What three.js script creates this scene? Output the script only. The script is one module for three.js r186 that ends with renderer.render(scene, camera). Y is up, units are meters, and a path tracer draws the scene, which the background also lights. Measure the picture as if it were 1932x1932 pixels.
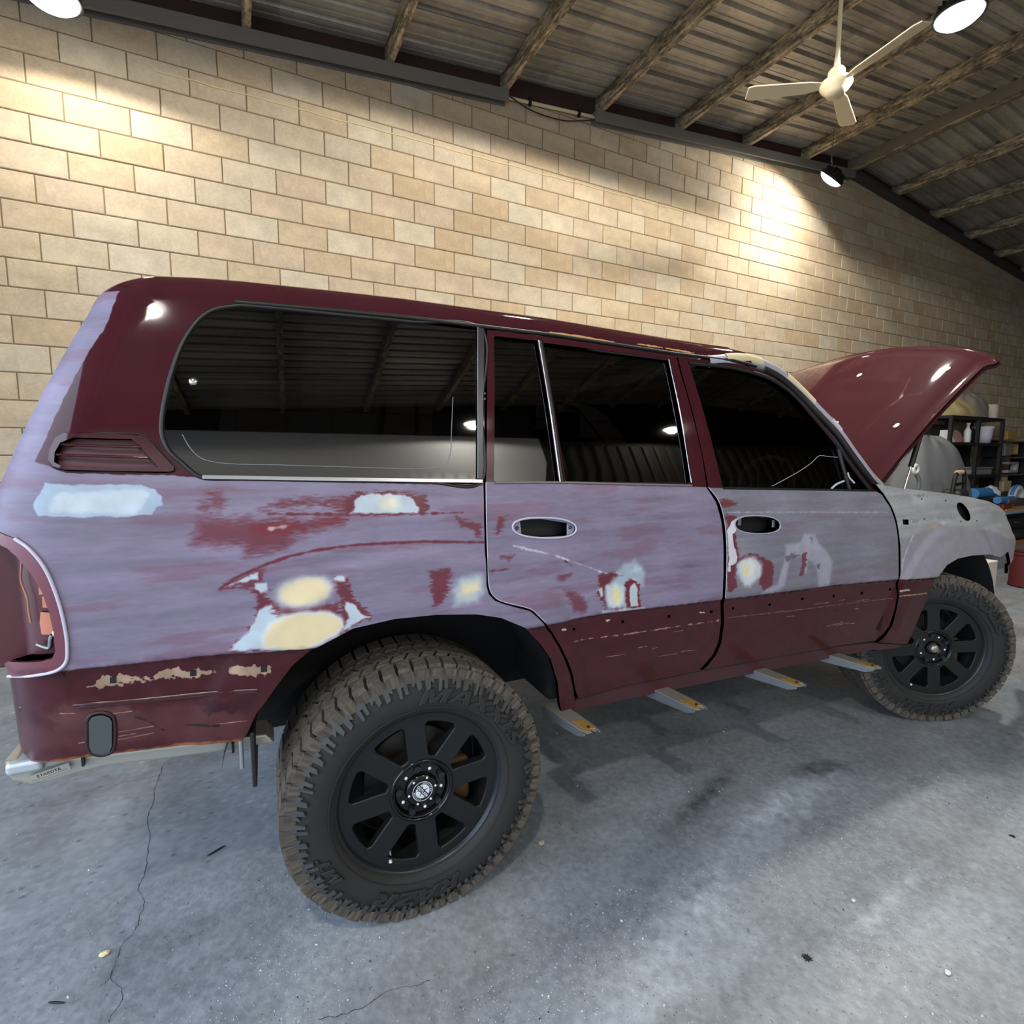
import * as THREE from 'three';
import { FontLoader } from 'three/addons/loaders/FontLoader.js';
import { TextGeometry } from 'three/addons/geometries/TextGeometry.js';
import { RoundedBoxGeometry } from 'three/addons/geometries/RoundedBoxGeometry.js';
import { mergeGeometries } from 'three/addons/utils/BufferGeometryUtils.js';

// ---------------------------------------------------------------- camera, sky, exposure
// camera solved from the block courses of the wall (400 x 200 mm module) and the 2.85 m wheelbase
const FOC = 1002.18, CEN = 966;
const RX = [0.8894453, 0.00305352, 0.45703144], RY = [0.04719743, 0.99401779, -0.09849386], RZ = [-0.45459813, 0.10917562, 0.88398033];
const EYE = [-0.4688, 1.468, 5.1538];
const scene = new THREE.Scene();
const camera = new THREE.PerspectiveCamera(2 * Math.atan(CEN / FOC) * 180 / Math.PI, 1, 0.05, 120);
camera.position.set(...EYE);
camera.quaternion.setFromRotationMatrix(new THREE.Matrix4().makeBasis(new THREE.Vector3(...RX), new THREE.Vector3(...RY), new THREE.Vector3(...RZ)));
scene.add(camera);
const renderer = new THREE.WebGLRenderer();
renderer.toneMapping = THREE.LinearToneMapping;
renderer.toneMappingExposure = 1.0;
renderer.shadowMap.enabled = true;
scene.background = new THREE.Color().setRGB(0.77, 0.93, 1.17);     // overcast sky outside the roller doors
scene.backgroundIntensity = 4.6;
const LAMP_COLOR = new THREE.Color().setRGB(1.0, 0.95, 0.86);
const LAMP_POWER = 40;

// ---------------------------------------------------------------- helpers
let seed = 20240611;
const rnd = () => { seed = (seed + 0x6d2b79f5) | 0; let t = Math.imul(seed ^ (seed >>> 15), 1 | seed); t = (t + Math.imul(t ^ (t >>> 7), 61 | t)) ^ t; return ((t ^ (t >>> 14)) >>> 0) / 4294967296; };
const rr = (a, b) => a + (b - a) * rnd();
const clamp = (x, a, b) => x < a ? a : x > b ? b : x;
const lerp = (a, b, t) => a + (b - a) * t;
const sstep = (a, b, x) => { const t = clamp((x - a) / (b - a), 0, 1); return t * t * (3 - 2 * t); };
const hash = (x, y) => { let h = Math.imul(x, 374761393) + Math.imul(y, 668265263); h = Math.imul(h ^ (h >>> 13), 1274126177); return ((h ^ (h >>> 16)) >>> 0) / 4294967296; };
function vnoise(x, y) {
  const ix = Math.floor(x), iy = Math.floor(y), fx = x - ix, fy = y - iy, u = fx * fx * (3 - 2 * fx), v = fy * fy * (3 - 2 * fy);
  const a = hash(ix, iy), b = hash(ix + 1, iy), c = hash(ix, iy + 1), d = hash(ix + 1, iy + 1);
  return a + (b - a) * u + (c - a) * v + (a - b - c + d) * u * v;
}
function fbm(x, y, n = 4) { let s = 0, a = 0.5, t = 0; for (let i = 0; i < n; i++) { s += a * vnoise(x, y); t += a; a *= 0.5; x = x * 2.03 + 17.3; y = y * 2.03 - 9.1; } return s / t; }
function table(pts) { // piecewise linear lookup
  return (x) => { if (x <= pts[0][0]) return pts[0][1]; for (let i = 1; i < pts.length; i++) if (x <= pts[i][0]) return lerp(pts[i - 1][1], pts[i][1], (x - pts[i - 1][0]) / (pts[i][0] - pts[i - 1][0])); return pts[pts.length - 1][1]; };
}
const taken = {};
function numbered(name) { const n = taken[name] = (taken[name] ?? -1) + 1; return n ? name + '_' + String(n).padStart(3, '0') : name; }
function obj(name, geo, mat, parent = scene) {
  const g = Array.isArray(geo) ? merge(geo) : geo;
  const m = new THREE.Mesh(g, mat); m.name = parent === scene ? numbered(name) : name; m.castShadow = m.receiveShadow = true; parent.add(m); return m;
}
function merge(list) {
  const norm = list.map((g) => { let h = g.index ? g.toNonIndexed() : g.clone(); for (const k of Object.keys(h.attributes)) if (!['position', 'normal', 'uv'].includes(k)) h.deleteAttribute(k); if (!h.attributes.uv) h.setAttribute('uv', new THREE.Float32BufferAttribute(new Float32Array(h.attributes.position.count * 2), 2)); return h; });
  return mergeGeometries(norm);
}
function thing(name, label, category, pos = [0, 0, 0], turn = 0, group) {
  const o = new THREE.Group(); o.name = numbered(name); scene.add(o); o.position.set(...pos); o.rotation.y = turn; o.userData = { label, category };
  if (group) o.userData.group = group; return o;
}
function tag(o, label, category, group) { o.userData.label = label; o.userData.category = category; if (group) o.userData.group = group; return o; }
function struct(o, label, category) { o.userData.kind = 'structure'; o.userData.label = label; o.userData.category = category; return o; }
const V = (x, y, z) => new THREE.Vector3(x, y, z);
const box = (w, h, d, x = 0, y = 0, z = 0) => new THREE.BoxGeometry(w, h, d).translate(x, y, z);
const rbox = (w, h, d, r, x = 0, y = 0, z = 0) => new RoundedBoxGeometry(w, h, d, 2, r).translate(x, y, z);
const cyl = (r0, r1, h, n = 24) => new THREE.CylinderGeometry(r0, r1, h, n);
function tube(pts, r, seg = 40, n = 8, closed = false) { return new THREE.TubeGeometry(new THREE.CatmullRomCurve3(pts.map((p) => p.isVector3 ? p : V(...p)), closed, 'centripetal'), seg, r, n, closed); }
function bar(a, b, r0, r1 = r0, n = 10) { // round bar between two points
  const A = V(...a), B = V(...b), d = B.clone().sub(A), g = new THREE.CylinderGeometry(r1, r0, d.length(), n);
  g.applyQuaternion(new THREE.Quaternion().setFromUnitVectors(V(0, 1, 0), d.clone().normalize())); g.translate(...A.add(B).multiplyScalar(0.5).toArray()); return g;
}
function dataTex(W, H, fn, srgb = true) { // fn(i, j) -> [r, g, b] bytes, j counts up
  const d = new Uint8Array(W * H * 4);
  for (let j = 0, o = 0; j < H; j++) for (let i = 0; i < W; i++, o += 4) { const c = fn(i, j); d[o] = c[0]; d[o + 1] = c[1]; d[o + 2] = c[2]; d[o + 3] = 255; }
  return finish(d, W, H, srgb);
}
function finish(d, W, H, srgb) {
  const t = new THREE.DataTexture(d, W, H); t.magFilter = THREE.LinearFilter; t.minFilter = THREE.LinearMipmapLinearFilter; t.generateMipmaps = true;
  t.wrapS = t.wrapT = THREE.RepeatWrapping; if (srgb) t.colorSpace = THREE.SRGBColorSpace; t.needsUpdate = true; return t;
}
const std = (color, roughness = 0.6, metalness = 0, more = {}) => new THREE.MeshStandardMaterial({ color, roughness, metalness, ...more });
const phys = (color, roughness, more = {}) => new THREE.MeshPhysicalMaterial({ color, roughness, ...more });
const M = {
  black: std(0x0b0b0c, 0.55), rubberTrim: std(0x0d0d0e, 0.45), darkMetal: std(0x1b1b1d, 0.5, 0.3), underbody: std(0x0c0c0d, 0.85),
  chrome: std(0xbfc3c8, 0.18, 1), steel: std(0x8b8d8f, 0.4, 0.9), galv: std(0x9fa3a6, 0.42, 0.85), white: std(0xd9dadb, 0.6), cream: std(0xd8c9a8, 0.5),
  maroon: phys(0x3e1a20, 0.5, { specularIntensity: 0.05, clearcoat: 1, clearcoatRoughness: 0.04 }),
  lilac: std(0x9189a2, 0.5),
};
// ---------------------------------------------------------------- the workshop shell
// roof: ridge runs in z at x = 7.7, both slopes fall 0.1; purlins run square to the block wall
const RIDGE = 7.75, X0 = -3.6, X1 = 17.2, ZB = 0, ZF = 9.4;
const purlinY = (x) => x < RIDGE ? 4.806 + 0.0985 * (x + 0.247) : 4.806 + 0.0985 * (RIDGE + 0.247) - 0.108 * (x - RIDGE);   // underside of the purlins
const sheetY = (x) => purlinY(x) + 0.155;

// concrete floor: one colour function for the near slab and for the rest
const floorMarks = [ // scuffs and dust patches read from the photograph: x, z, rx, rz, turn, strength (+ pale, - dark)
  [0.75, 4.02, 0.42, 0.10, -0.25, 0.5], [1.55, 3.82, 0.5, 0.12, -0.15, 0.55], [1.28, 3.62, 0.4, 0.05, -0.3, -0.6], [1.9, 3.72, 0.2, 0.06, 0.2, -0.7], [0.35, 4.2, 0.35, 0.09, -0.2, 0.45],
  [-0.75, 4.05, 0.05, 0.03, 0.3, 0.9], [-0.62, 3.98, 0.04, 0.05, 0.1, 0.8], [0.15, 4.5, 0.5, 0.03, -0.28, 0.6],
  [-0.3, 4.45, 0.4, 0.02, -0.25, 0.5], [1.35, 4.3, 0.35, 0.03, -0.1, 0.5], [2.2, 4.05, 0.5, 0.2, -0.1, 0.2],
];
function floorAt(x, z) {
  const broad = fbm(x * 0.7 + 3, z * 0.9 + 8, 4), mid = fbm(x * 5 + 40, z * 5, 4), fine = fbm(x * 60, z * 60, 2), grit = vnoise(x * 230, z * 230), swirl = fbm(x * 2.2 + mid * 1.5, z * 7 + broad * 3, 4);
  let k = 0.8 + (broad - 0.5) * 0.26 + (mid - 0.5) * 0.2 + (swirl - 0.5) * 0.14 + (fine - 0.5) * 0.2;
  let mark = 0;
  for (const [mx, mz, ax, az, tn, st] of floorMarks) {
    const c = Math.cos(tn), s = Math.sin(tn), dx = x - mx, dz = z - mz; if (Math.abs(dx) > ax * 2.2 + az * 2 || Math.abs(dz) > az * 2.2 + ax * 2) continue;
    const e = ((dx * c + dz * s) / ax) ** 2 + ((-dx * s + dz * c) / az) ** 2; if (e < 4) mark += st * Math.exp(-e * 1.4) * (0.2 + 1.5 * fbm(x * 28 + mx * 9, z * 28, 3) ** 1.3);
  }
  const pale = grit > 0.93 ? (grit - 0.93) * 9 * (0.3 + mid) : 0, pit = vnoise(x * 150 + 77, z * 150) > 0.955 ? 0.3 : 0;
  k += mark * 0.5 + pale * 0.6 - pit;
  return clamp(k, 0.22, 1.75);
}
function floorTexture(W, H, xa, xb, za, zb) {
  const col = new Uint8Array(W * H * 4), bmp = new Uint8Array(W * H * 4);
  for (let j = 0, o = 0; j < H; j++) for (let i = 0; i < W; i++, o += 4) {
    const x = lerp(xa, xb, (i + 0.5) / W), z = lerp(zb, za, (j + 0.5) / H), k = floorAt(x, z), warm = fbm(x * 1.3 + 50, z * 1.3, 3);
    col[o] = clamp(158 * k + (warm - 0.5) * 16, 0, 255); col[o + 1] = clamp(165 * k + (warm - 0.5) * 5, 0, 255); col[o + 2] = clamp(172 * k - (warm - 0.5) * 8, 0, 255); col[o + 3] = 255;
    const b = clamp(90 + 60 * k + 60 * (vnoise(x * 170, z * 170) - 0.5), 0, 255); bmp[o] = bmp[o + 1] = bmp[o + 2] = b; bmp[o + 3] = 255;
  }
  return [finish(col, W, H, true), finish(bmp, W, H, false)];
}
const NEAR = [-1.75, 3.05, 3.1, 5.5];
const [fn, fnb] = floorTexture(2048, 1024, ...NEAR);
const [ff, ffb] = floorTexture(1536, 1024, X0 - 1, X1, ZB, ZF);
function plate(xa, xb, za, zb, dom) { // horizontal rectangle with uv over the domain dom
  const g = new THREE.BufferGeometry(), p = [xa, 0, zb, xb, 0, zb, xb, 0, za, xa, 0, za], uv = [];
  for (let i = 0; i < 4; i++) uv.push((p[i * 3] - dom[0]) / (dom[1] - dom[0]), (dom[3] - p[i * 3 + 2]) / (dom[3] - dom[2]));
  g.setAttribute('position', new THREE.Float32BufferAttribute(p, 3)); g.setAttribute('normal', new THREE.Float32BufferAttribute([0, 1, 0, 0, 1, 0, 0, 1, 0, 0, 1, 0], 3)); g.setAttribute('uv', new THREE.Float32BufferAttribute(uv, 2)); g.setIndex([0, 1, 2, 0, 2, 3]); return g;
}
const floorG = new THREE.Group(); floorG.name = 'floor'; scene.add(floorG); struct(floorG, 'scuffed grey concrete workshop floor with dust and hairline cracks', 'floor');
const farDom = [X0 - 1, X1, ZB, ZF];
const floorFar = std(0xffffff, 0.55, 0, { map: ff, bumpMap: ffb, bumpScale: 0.003 }), floorNear = std(0xffffff, 0.5, 0, { map: fn, bumpMap: fnb, bumpScale: 0.0022 });
obj('slab', [plate(X0 - 0.2, NEAR[0], ZB, ZF, farDom), plate(NEAR[1], X1, ZB, ZF, farDom), plate(NEAR[0], NEAR[1], ZB, NEAR[2], farDom), plate(NEAR[0], NEAR[1], NEAR[3], ZF, farDom)], floorFar, floorG);
obj('slab', plate(NEAR[0], NEAR[1], NEAR[2], NEAR[3], NEAR), floorNear, floorG);
obj('slab_body', box(X1 - X0 + 0.2, 0.3, ZF - ZB + 0.4, (X0 + X1) / 2, -0.153, (ZB + ZF) / 2), std(0x55585a, 0.9), floorG);

// ---- block wall behind the car
const blockTex = dataTex(1024, 512, (i, j) => {
  const x = i / 1024 * 0.8, y = j / 512 * 0.4, f = fbm(x * 9, y * 9, 4), g = fbm(x * 70, y * 70, 3), p = vnoise(x * 120 + 9, y * 120) ; let k = 0.93 + (f - 0.5) * 0.14 + (g - 0.5) * 0.09; if (p > 0.965) k -= 0.22;
  return [clamp(236 * k, 0, 255), clamp(232 * k, 0, 255), clamp(226 * k, 0, 255)];
});
const blockMat = new THREE.MeshStandardMaterial({ map: blockTex, bumpMap: blockTex, bumpScale: 0.0012, roughness: 0.92, vertexColors: true });
const tints = [[0.62, 0.50, 0.345], [0.64, 0.53, 0.385], [0.60, 0.465, 0.305], [0.66, 0.565, 0.425], [0.62, 0.535, 0.405], [0.65, 0.545, 0.40], [0.58, 0.455, 0.31], [0.68, 0.595, 0.455], [0.63, 0.51, 0.375], [0.63, 0.51, 0.355]];
function blockGeo(w, h, tint, u0, v0, jz) { // a chamfered face, 20 triangles; the chamfer leaves a raked joint
  const d = 0.03, c = 0.005, X = w / 2, Y = h / 2, pos = [], nor = [], uv = [], col = [];
  const quad = (a, b, e, f) => { const A = V(...a), n = V(...b).sub(A).cross(V(...e).sub(A)).normalize(); for (const q of [a, b, e, a, e, f]) { pos.push(...q); nor.push(n.x, n.y, n.z); uv.push(u0 + q[0] / 0.8, v0 + q[1] / 0.4); col.push(...tint); } };
  const F = [[-X + c, -Y + c, jz], [X - c, -Y + c, jz], [X - c, Y - c, jz], [-X + c, Y - c, jz]], O = [[-X, -Y, jz - c], [X, -Y, jz - c], [X, Y, jz - c], [-X, Y, jz - c]], B = O.map(([x, y]) => [x, y, -d]);
  quad(...F); for (let i = 0; i < 4; i++) { const k = (i + 1) % 4; quad(O[i], O[k], F[k], F[i]); quad(B[i], B[k], O[k], O[i]); }
  const g = new THREE.BufferGeometry(); g.setAttribute('position', new THREE.Float32BufferAttribute(pos, 3)); g.setAttribute('normal', new THREE.Float32BufferAttribute(nor, 3)); g.setAttribute('uv', new THREE.Float32BufferAttribute(uv, 2)); g.setAttribute('color', new THREE.Float32BufferAttribute(col, 3)); return g;
}
const wallBack = new THREE.Group(); wallBack.name = 'wall_back'; scene.add(wallBack); struct(wallBack, 'tan concrete block wall with thin raked joints', 'wall');
function pixelOf(x, y, z) { const d = [x - EYE[0], y - EYE[1], z - EYE[2]], dot = (a) => a[0] * d[0] + a[1] * d[1] + a[2] * d[2], w = -dot(RZ); return w > 0.05 ? [CEN + FOC * dot(RX) / w, CEN - FOC * dot(RY) / w] : null; }
{
  const shape = new THREE.Shape([[X0 - 0.2, 0], [X1 + 0.2, 0], [X1 + 0.2, sheetY(X1)], [RIDGE, sheetY(RIDGE) + 0.02], [X0 - 0.2, sheetY(X0)]].map((p) => new THREE.Vector2(...p)));
  const back = new THREE.ExtrudeGeometry(shape, { depth: 0.16, bevelEnabled: false }).translate(0, 0, -0.168);
  obj('mortar', back, std(0x77664a, 0.95), wallBack);
  const variants = []; for (let i = 0; i < 20; i++) { const t = tints[i % 10], m = rr(0.97, 1.03); variants.push(blockGeo(0.3925, 0.1925, t.map((c) => c * m), rnd(), rnd(), rr(-0.0015, 0.0015))); }
  const halves = variants.slice(0, 8).map((_, i) => blockGeo(0.1925, 0.1925, tints[i], rnd(), rnd(), 0));
  const list = [];
  for (let j = 0; j < 30; j++) {
    const y = 4.0443 - 0.2 * 20 + 0.2 * j + 0.1, odd = (19 - j) % 2 !== 0;
    for (let k = -6; k < 48; k++) {
      const x = -1.469 + 0.4 * k + 0.2 + (odd ? 0.2 : 0); if (x < X0 || x > X1) continue;
      if (y + 0.1 > Math.min(sheetY(x - 0.2), sheetY(x + 0.2)) + 0.03) continue;
      const a = pixelOf(x - 0.2, y, 0), b = pixelOf(x + 0.2, y, 0), c = pixelOf(x, y - 0.1, 0), e = pixelOf(x, y + 0.1, 0); let size = 0;
      if (a && b && c && e) {
        const u = (a[0] + b[0]) / 2, v = (a[1] + b[1]) / 2, roof = u < 250 ? 930 - u * 1.6 : 530 + Math.max(0, u - 300) * 0.115;
        if (u > -60 && u < 1960 && v > -20 && v < Math.max(roof, u > 1480 ? 660 : 0) + 20) size = Math.abs(b[0] - a[0]) * Math.abs(e[1] - c[1]);
      }
      list.push({ x, y, size, v: Math.floor(fbm(x * 1.7, y * 1.9, 2) * 14 + rnd() * 12) % 20 });
    }
  }
  list.sort((p, q) => q.size - p.size);
  list.slice(0, 298).forEach((b) => obj('block', variants[b.v], blockMat, wallBack).position.set(b.x, b.y, 0));
  const rest = mergeGeometries(list.slice(298).map((b) => variants[b.v].clone().translate(b.x, b.y, 0)));
  const r = obj('blockwork', rest, blockMat, wallBack); r.userData.kind = 'stuff';
}
// other sides of the shed (seen only in reflections and as bounce)
const plaster = std(0x8f9092, 0.85), darkWall = std(0x3a3632, 0.8);
const wallLeft = new THREE.Group(); wallLeft.name = 'wall_left'; scene.add(wallLeft); struct(wallLeft, 'end wall with a wide open roller door to daylight', 'wall');
obj('wall_panel', [box(0.2, 4.9, 1.8, X0 - 0.1, 2.45, 0.9), box(0.2, 4.9, 0.4, X0 - 0.1, 2.45, ZF - 0.2), box(0.2, 0.8, 7.4, X0 - 0.1, 4.5, 5.4)], plaster, wallLeft);
obj('door_drum', new THREE.CylinderGeometry(0.2, 0.2, 7.0, 24).rotateX(Math.PI / 2).translate(X0 + 0.24, 4.25, 5.4), std(0x6f6a60, 0.5, 0.4), wallLeft);
const wallFront = new THREE.Group(); wallFront.name = 'wall_front'; scene.add(wallFront); struct(wallFront, 'front of the shed with a white panel door and a closed ribbed shutter', 'wall');
obj('wall_panel', box(7.4, 4.38, 0.2, X0 + 3.6, 2.19, ZF + 0.1), std(0xe6e6e4, 0.7), wallFront);
obj('wall_panel', box(X1 - 3.7, 5.6, 0.2, (3.7 + X1) / 2, 2.8, ZF + 0.12), darkWall, wallFront);
obj('wall_panel', new THREE.ExtrudeGeometry(new THREE.Shape([[X0 - 0.2, 4.36], [X1 + 0.2, 4.3], [X1 + 0.2, sheetY(X1)], [RIDGE, sheetY(RIDGE)], [X0 - 0.2, sheetY(X0)]].map((p) => new THREE.Vector2(...p))), { depth: 0.1, bevelEnabled: false }).translate(0, 0, ZF + 0.02), darkWall, wallFront);
{ // vertical ribs of the shutter
  const ribs = []; for (let i = 0; i < 26; i++) ribs.push(box(0.09, 4.2, 0.05, 4.0 + i * 0.26, 2.1, ZF)); obj('shutter_ribs', ribs, std(0x443f3a, 0.8), wallFront).userData.kind = 'stuff';
}
const wallRight = obj('wall_right', box(0.2, 5.4, ZF - ZB, X1 + 0.1, 2.7, (ZB + ZF) / 2), darkWall); struct(wallRight, 'dark end wall of the shed', 'wall');
const apron = obj('driveway', box(60, 0.2, 60, 5, -0.42, 10), std(0x8f8d88, 0.9)); struct(apron, 'concrete driveway outside the roller door', 'ground');

// ---- roof: steel sheets on purlins, a rafter along the block wall
const ceiling = new THREE.Group(); ceiling.name = 'ceiling'; scene.add(ceiling); struct(ceiling, 'ribbed steel roof sheets on purlins', 'ceiling');
const sheetTex = dataTex(512, 512, (i, j) => {
  const x = i / 512, y = j / 512, s = fbm(x * 2.5, y * 90, 3), b = fbm(x * 5, y * 7, 4), f = fbm(x * 60, y * 60, 2); const k = 0.74 + (s - 0.5) * 0.2 + (b - 0.5) * 0.34 + (f - 0.5) * 0.1;
  return [clamp(206 * k, 0, 255), clamp(198 * k, 0, 255), clamp(184 * k, 0, 255)];
});
const sheetMat = std(0xffffff, 0.42, 0.3, { map: sheetTex });
{
  const prof = []; for (let r = 0; r < 4; r++) { const z = r * 0.19; prof.push([z, 0], [z + 0.006, 0], [z + 0.022, 0.028], [z + 0.048, 0.028], [z + 0.064, 0], [z + 0.1, 0], [z + 0.106, 0.004], [z + 0.118, 0.004], [z + 0.124, 0]); } prof.push([0.76, 0]);
  const make = (xa, xb) => {
    const pos = [], uv = [], idx = [], L = 5; for (let a = 0; a <= L; a++) { const x = lerp(xa, xb, a / L); for (const [z, h] of prof) { pos.push(x, sheetY(x) + h, z); uv.push(x * 0.4, z * 0.5); } }
    const n = prof.length; for (let a = 0; a < L; a++) for (let k = 0; k < n - 1; k++) { const p = a * n + k; idx.push(p, p + 1, p + n, p + 1, p + n + 1, p + n); }
    const g = new THREE.BufferGeometry(); g.setAttribute('position', new THREE.Float32BufferAttribute(pos, 3)); g.setAttribute('uv', new THREE.Float32BufferAttribute(uv, 2)); g.setIndex(idx); const h = g.toNonIndexed(); h.computeVertexNormals(); return h;
  };
  const L = make(X0 - 0.2, RIDGE), Rg = make(RIDGE, X1 + 0.2);
  for (let k = 0; k < 13; k++) for (const g of [L, Rg]) { const s = obj('roof_sheet', g, sheetMat, ceiling); s.position.set(0, rr(-0.003, 0.003), -0.2 + k * 0.757); }
  const cover = new THREE.Shape([[X0 - 0.3, sheetY(X0) + 0.05], [RIDGE, sheetY(RIDGE) + 0.06], [X1 + 0.3, sheetY(X1) + 0.05], [X1 + 0.3, sheetY(X1) + 0.15], [RIDGE, sheetY(RIDGE) + 0.16], [X0 - 0.3, sheetY(X0) + 0.15]].map((p) => new THREE.Vector2(...p)));
  obj('insulation', new THREE.ExtrudeGeometry(cover, { depth: ZF + 0.6, bevelEnabled: false }).translate(0, 0, -0.3), std(0x3b3935, 0.95), ceiling);
  const pTex = dataTex(512, 128, (i, j) => { const x = i / 512 * 4, y = j / 128, a = fbm(x * 9, y * 9, 4), b = fbm(x * 40, y * 30, 3); const k = 0.7 + (a - 0.5) * 0.9 + (b - 0.5) * 0.6; return [clamp(196 * k, 0, 255), clamp(176 * k, 0, 255), clamp(142 * k, 0, 255)]; });
  const pMat = std(0xffffff, 0.6, 0.15, { map: pTex });
  const c = (pts) => { const g = new THREE.ExtrudeGeometry(new THREE.Shape(pts.map((p) => new THREE.Vector2(...p))), { depth: ZF - 0.06, bevelEnabled: false }); const u = g.attributes.uv; for (let i = 0; i < u.count; i++) u.setXY(i, g.attributes.position.getZ(i) * 0.25, (g.attributes.position.getX(i) + g.attributes.position.getY(i)) * 4); return g; };
  const cee = c([[0, 0], [0.062, 0], [0.062, 0.016], [0.056, 0.016], [0.056, 0.006], [0.006, 0.006], [0.006, 0.144], [0.056, 0.144], [0.056, 0.134], [0.062, 0.134], [0.062, 0.15], [0, 0.15]]);
  for (let k = -2; k < 15; k++) { const x = k < 7 ? -0.247 + 1.148 * k : 8.846 + 1.14 * (k - 8); if (x < X0 + 0.1 || x > X1 - 0.1) continue; const p = obj('purlin', cee, pMat, ceiling); p.position.set(x - 0.03, purlinY(x), 0.02); }
  obj('ridge_cap', box(0.16, 0.14, ZF, RIDGE, purlinY(RIDGE) + 0.08, ZF / 2), std(0x6a6152, 0.7), ceiling);
  // rafter: web, and a bottom flange with one length missing where the pale conduit shows
  const web = std(0x33191a, 0.7), flange = std(0x77736b, 0.55, 0.2);
  const strip = (xa, xb, y0, y1, z0, z1) => { const s = new THREE.Shape([[xa, purlinY(xa) + y0], [xb, purlinY(xb) + y0], [xb, purlinY(xb) + y1], [xa, purlinY(xa) + y1]].map((p) => new THREE.Vector2(...p))); return new THREE.ExtrudeGeometry(s, { depth: z1 - z0, bevelEnabled: false }).translate(0, 0, z0); };
  obj('rafter_web', [strip(X0, RIDGE, -0.02, 0.155, 0.004, 0.03)], web, ceiling);
  obj('rafter_web', [strip(RIDGE, X1, -0.02, 0.155, 0.004, 0.03)], web, ceiling);
  for (const [a, b] of [[X0, 2.08], [3.13, RIDGE]]) obj('rafter_flange', [strip(a, b, -0.105, -0.025, 0.004, 0.012), strip(a, b, -0.03, 0.0, 0.004, 0.11), strip(a, b, -0.105, -0.03, 0.085, 0.11)], flange, ceiling);
  obj('rafter_flange', [strip(RIDGE, X1, -0.06, 0.0, 0.004, 0.13)], std(0x3c3a37, 0.7), ceiling);
  obj('conduit', bar([2.05, purlinY(2.05) - 0.03, 0.03], [3.16, purlinY(3.16) - 0.03, 0.03], 0.017), std(0xd9c7a0, 0.6), ceiling);
  for (const x of [2.35, 2.95]) obj('conduit_clip', box(0.03, 0.075, 0.03, x, purlinY(x) - 0.03, 0.04), M.darkMetal, ceiling);
  obj('cable', tube([[2.08, purlinY(2.08) - 0.02, 0.06], [2.35, purlinY(2.35) - 0.11, 0.05], [2.75, purlinY(2.75) - 0.14, 0.045], [3.16, purlinY(3.16) - 0.07, 0.05]], 0.006, 30, 6), M.black, ceiling);
}
// a pale patched mortar line climbing across the courses
{
  const pts = []; for (let i = 0; i <= 60; i++) { const t = i / 60; pts.push([lerp(-0.9, 4.6, t), lerp(4.36, 4.42, t) + (vnoise(t * 40, 3) - 0.5) * 0.012, 0.002]); }
  obj('mortar_ridge', tube(pts, 0.006, 120, 6), std(0xc9b48a, 0.95), wallBack);
}

// ---------------------------------------------------------------- lamps and fan
const glow = new THREE.MeshStandardMaterial({ color: 0xffffff, emissive: new THREE.Color().setRGB(1, 0.97, 0.92), emissiveIntensity: 14, roughness: 0.5 });
function lampAt(x, y, z, label, aim = [0, -1, 0], angle = 1.35, power = 1) {
  const t = thing('high_bay_lamp', label, 'lamp', [x, y, z], 0, undefined);
  const holder = new THREE.Quaternion().setFromUnitVectors(V(0, -1, 0), V(...aim).normalize());
  const housing = new THREE.LatheGeometry([[0, 0.12], [0.05, 0.12], [0.06, 0.09], [0.11, 0.085], [0.155, 0.03], [0.16, 0.012], [0.16, 0.0], [0.145, 0.0], [0.14, 0.012], [0, 0.012]].map((p) => new THREE.Vector2(...p)), 40);
  const fins = []; for (let i = 0; i < 16; i++) fins.push(box(0.075, 0.05, 0.006, 0.1, 0.07, 0).rotateY(i * Math.PI / 8));
  const h = obj('housing', [housing, ...fins], M.darkMetal, t); h.quaternion.copy(holder);
  const lens = obj('lens', new THREE.LatheGeometry([[0, -0.055], [0.06, -0.05], [0.11, -0.034], [0.138, -0.01], [0.142, 0.008], [0, 0.01]].map((p) => new THREE.Vector2(...p)), 40), glow, t); lens.quaternion.copy(holder);
  const up = purlinY(x) - y - 0.004; obj('hook', [tube([[0, 0.11, 0], [0, 0.16, 0], [0.012, 0.18, 0], [0, 0.2, 0], [0, up, 0]], 0.005, 30, 6)], M.steel, t);
  const s = new THREE.SpotLight(LAMP_COLOR, LAMP_POWER * power, 0, angle, 0.06, 2); s.name = 'lamp_light'; t.add(s); s.castShadow = true; s.shadow.radius = 5; s.shadow.mapSize.set(1024, 1024); s.shadow.bias = -0.0005;
  const a = V(...aim).normalize().applyQuaternion(new THREE.Quaternion()); s.position.copy(a).multiplyScalar(0.02); const tgt = new THREE.Object3D(); tgt.name = 'lamp_aim'; tgt.position.set(x + a.x, y + a.y, z + a.z); tgt.updateMatrixWorld(); s.target = tgt;
  return t;
}
lampAt(-1.36, 4.26, 0.64, 'round high bay lamp hanging beside the block wall above the wagon tail', [0, -1, 0], 1.45, 0.19);
lampAt(6.2, 4.85, 0.755, 'round high bay lamp tilted to the block wall near the roof ridge', [-0.17, -0.7, -0.69], 1.337, 0.3);
lampAt(4.35, 4.64, 2.87, 'round high bay lamp hanging out from the wall just beyond the ceiling fan', [0, -1, 0], 1.6, 0.9);
lampAt(1.88, 4.68, 2.3, 'round high bay lamp hanging over the wagon roof', [0, -1, 0], 1.6, 0.75);
lampAt(-1.25, 4.36, 6.15, 'round high bay lamp hanging near the side doorway', [0, -1, 0], 1.5, 0.7);
lampAt(2.3, 4.35, 8.7, 'round high bay lamp hanging in front of the white panel door', [0, -1, 0], 1.5, 0.6);
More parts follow.
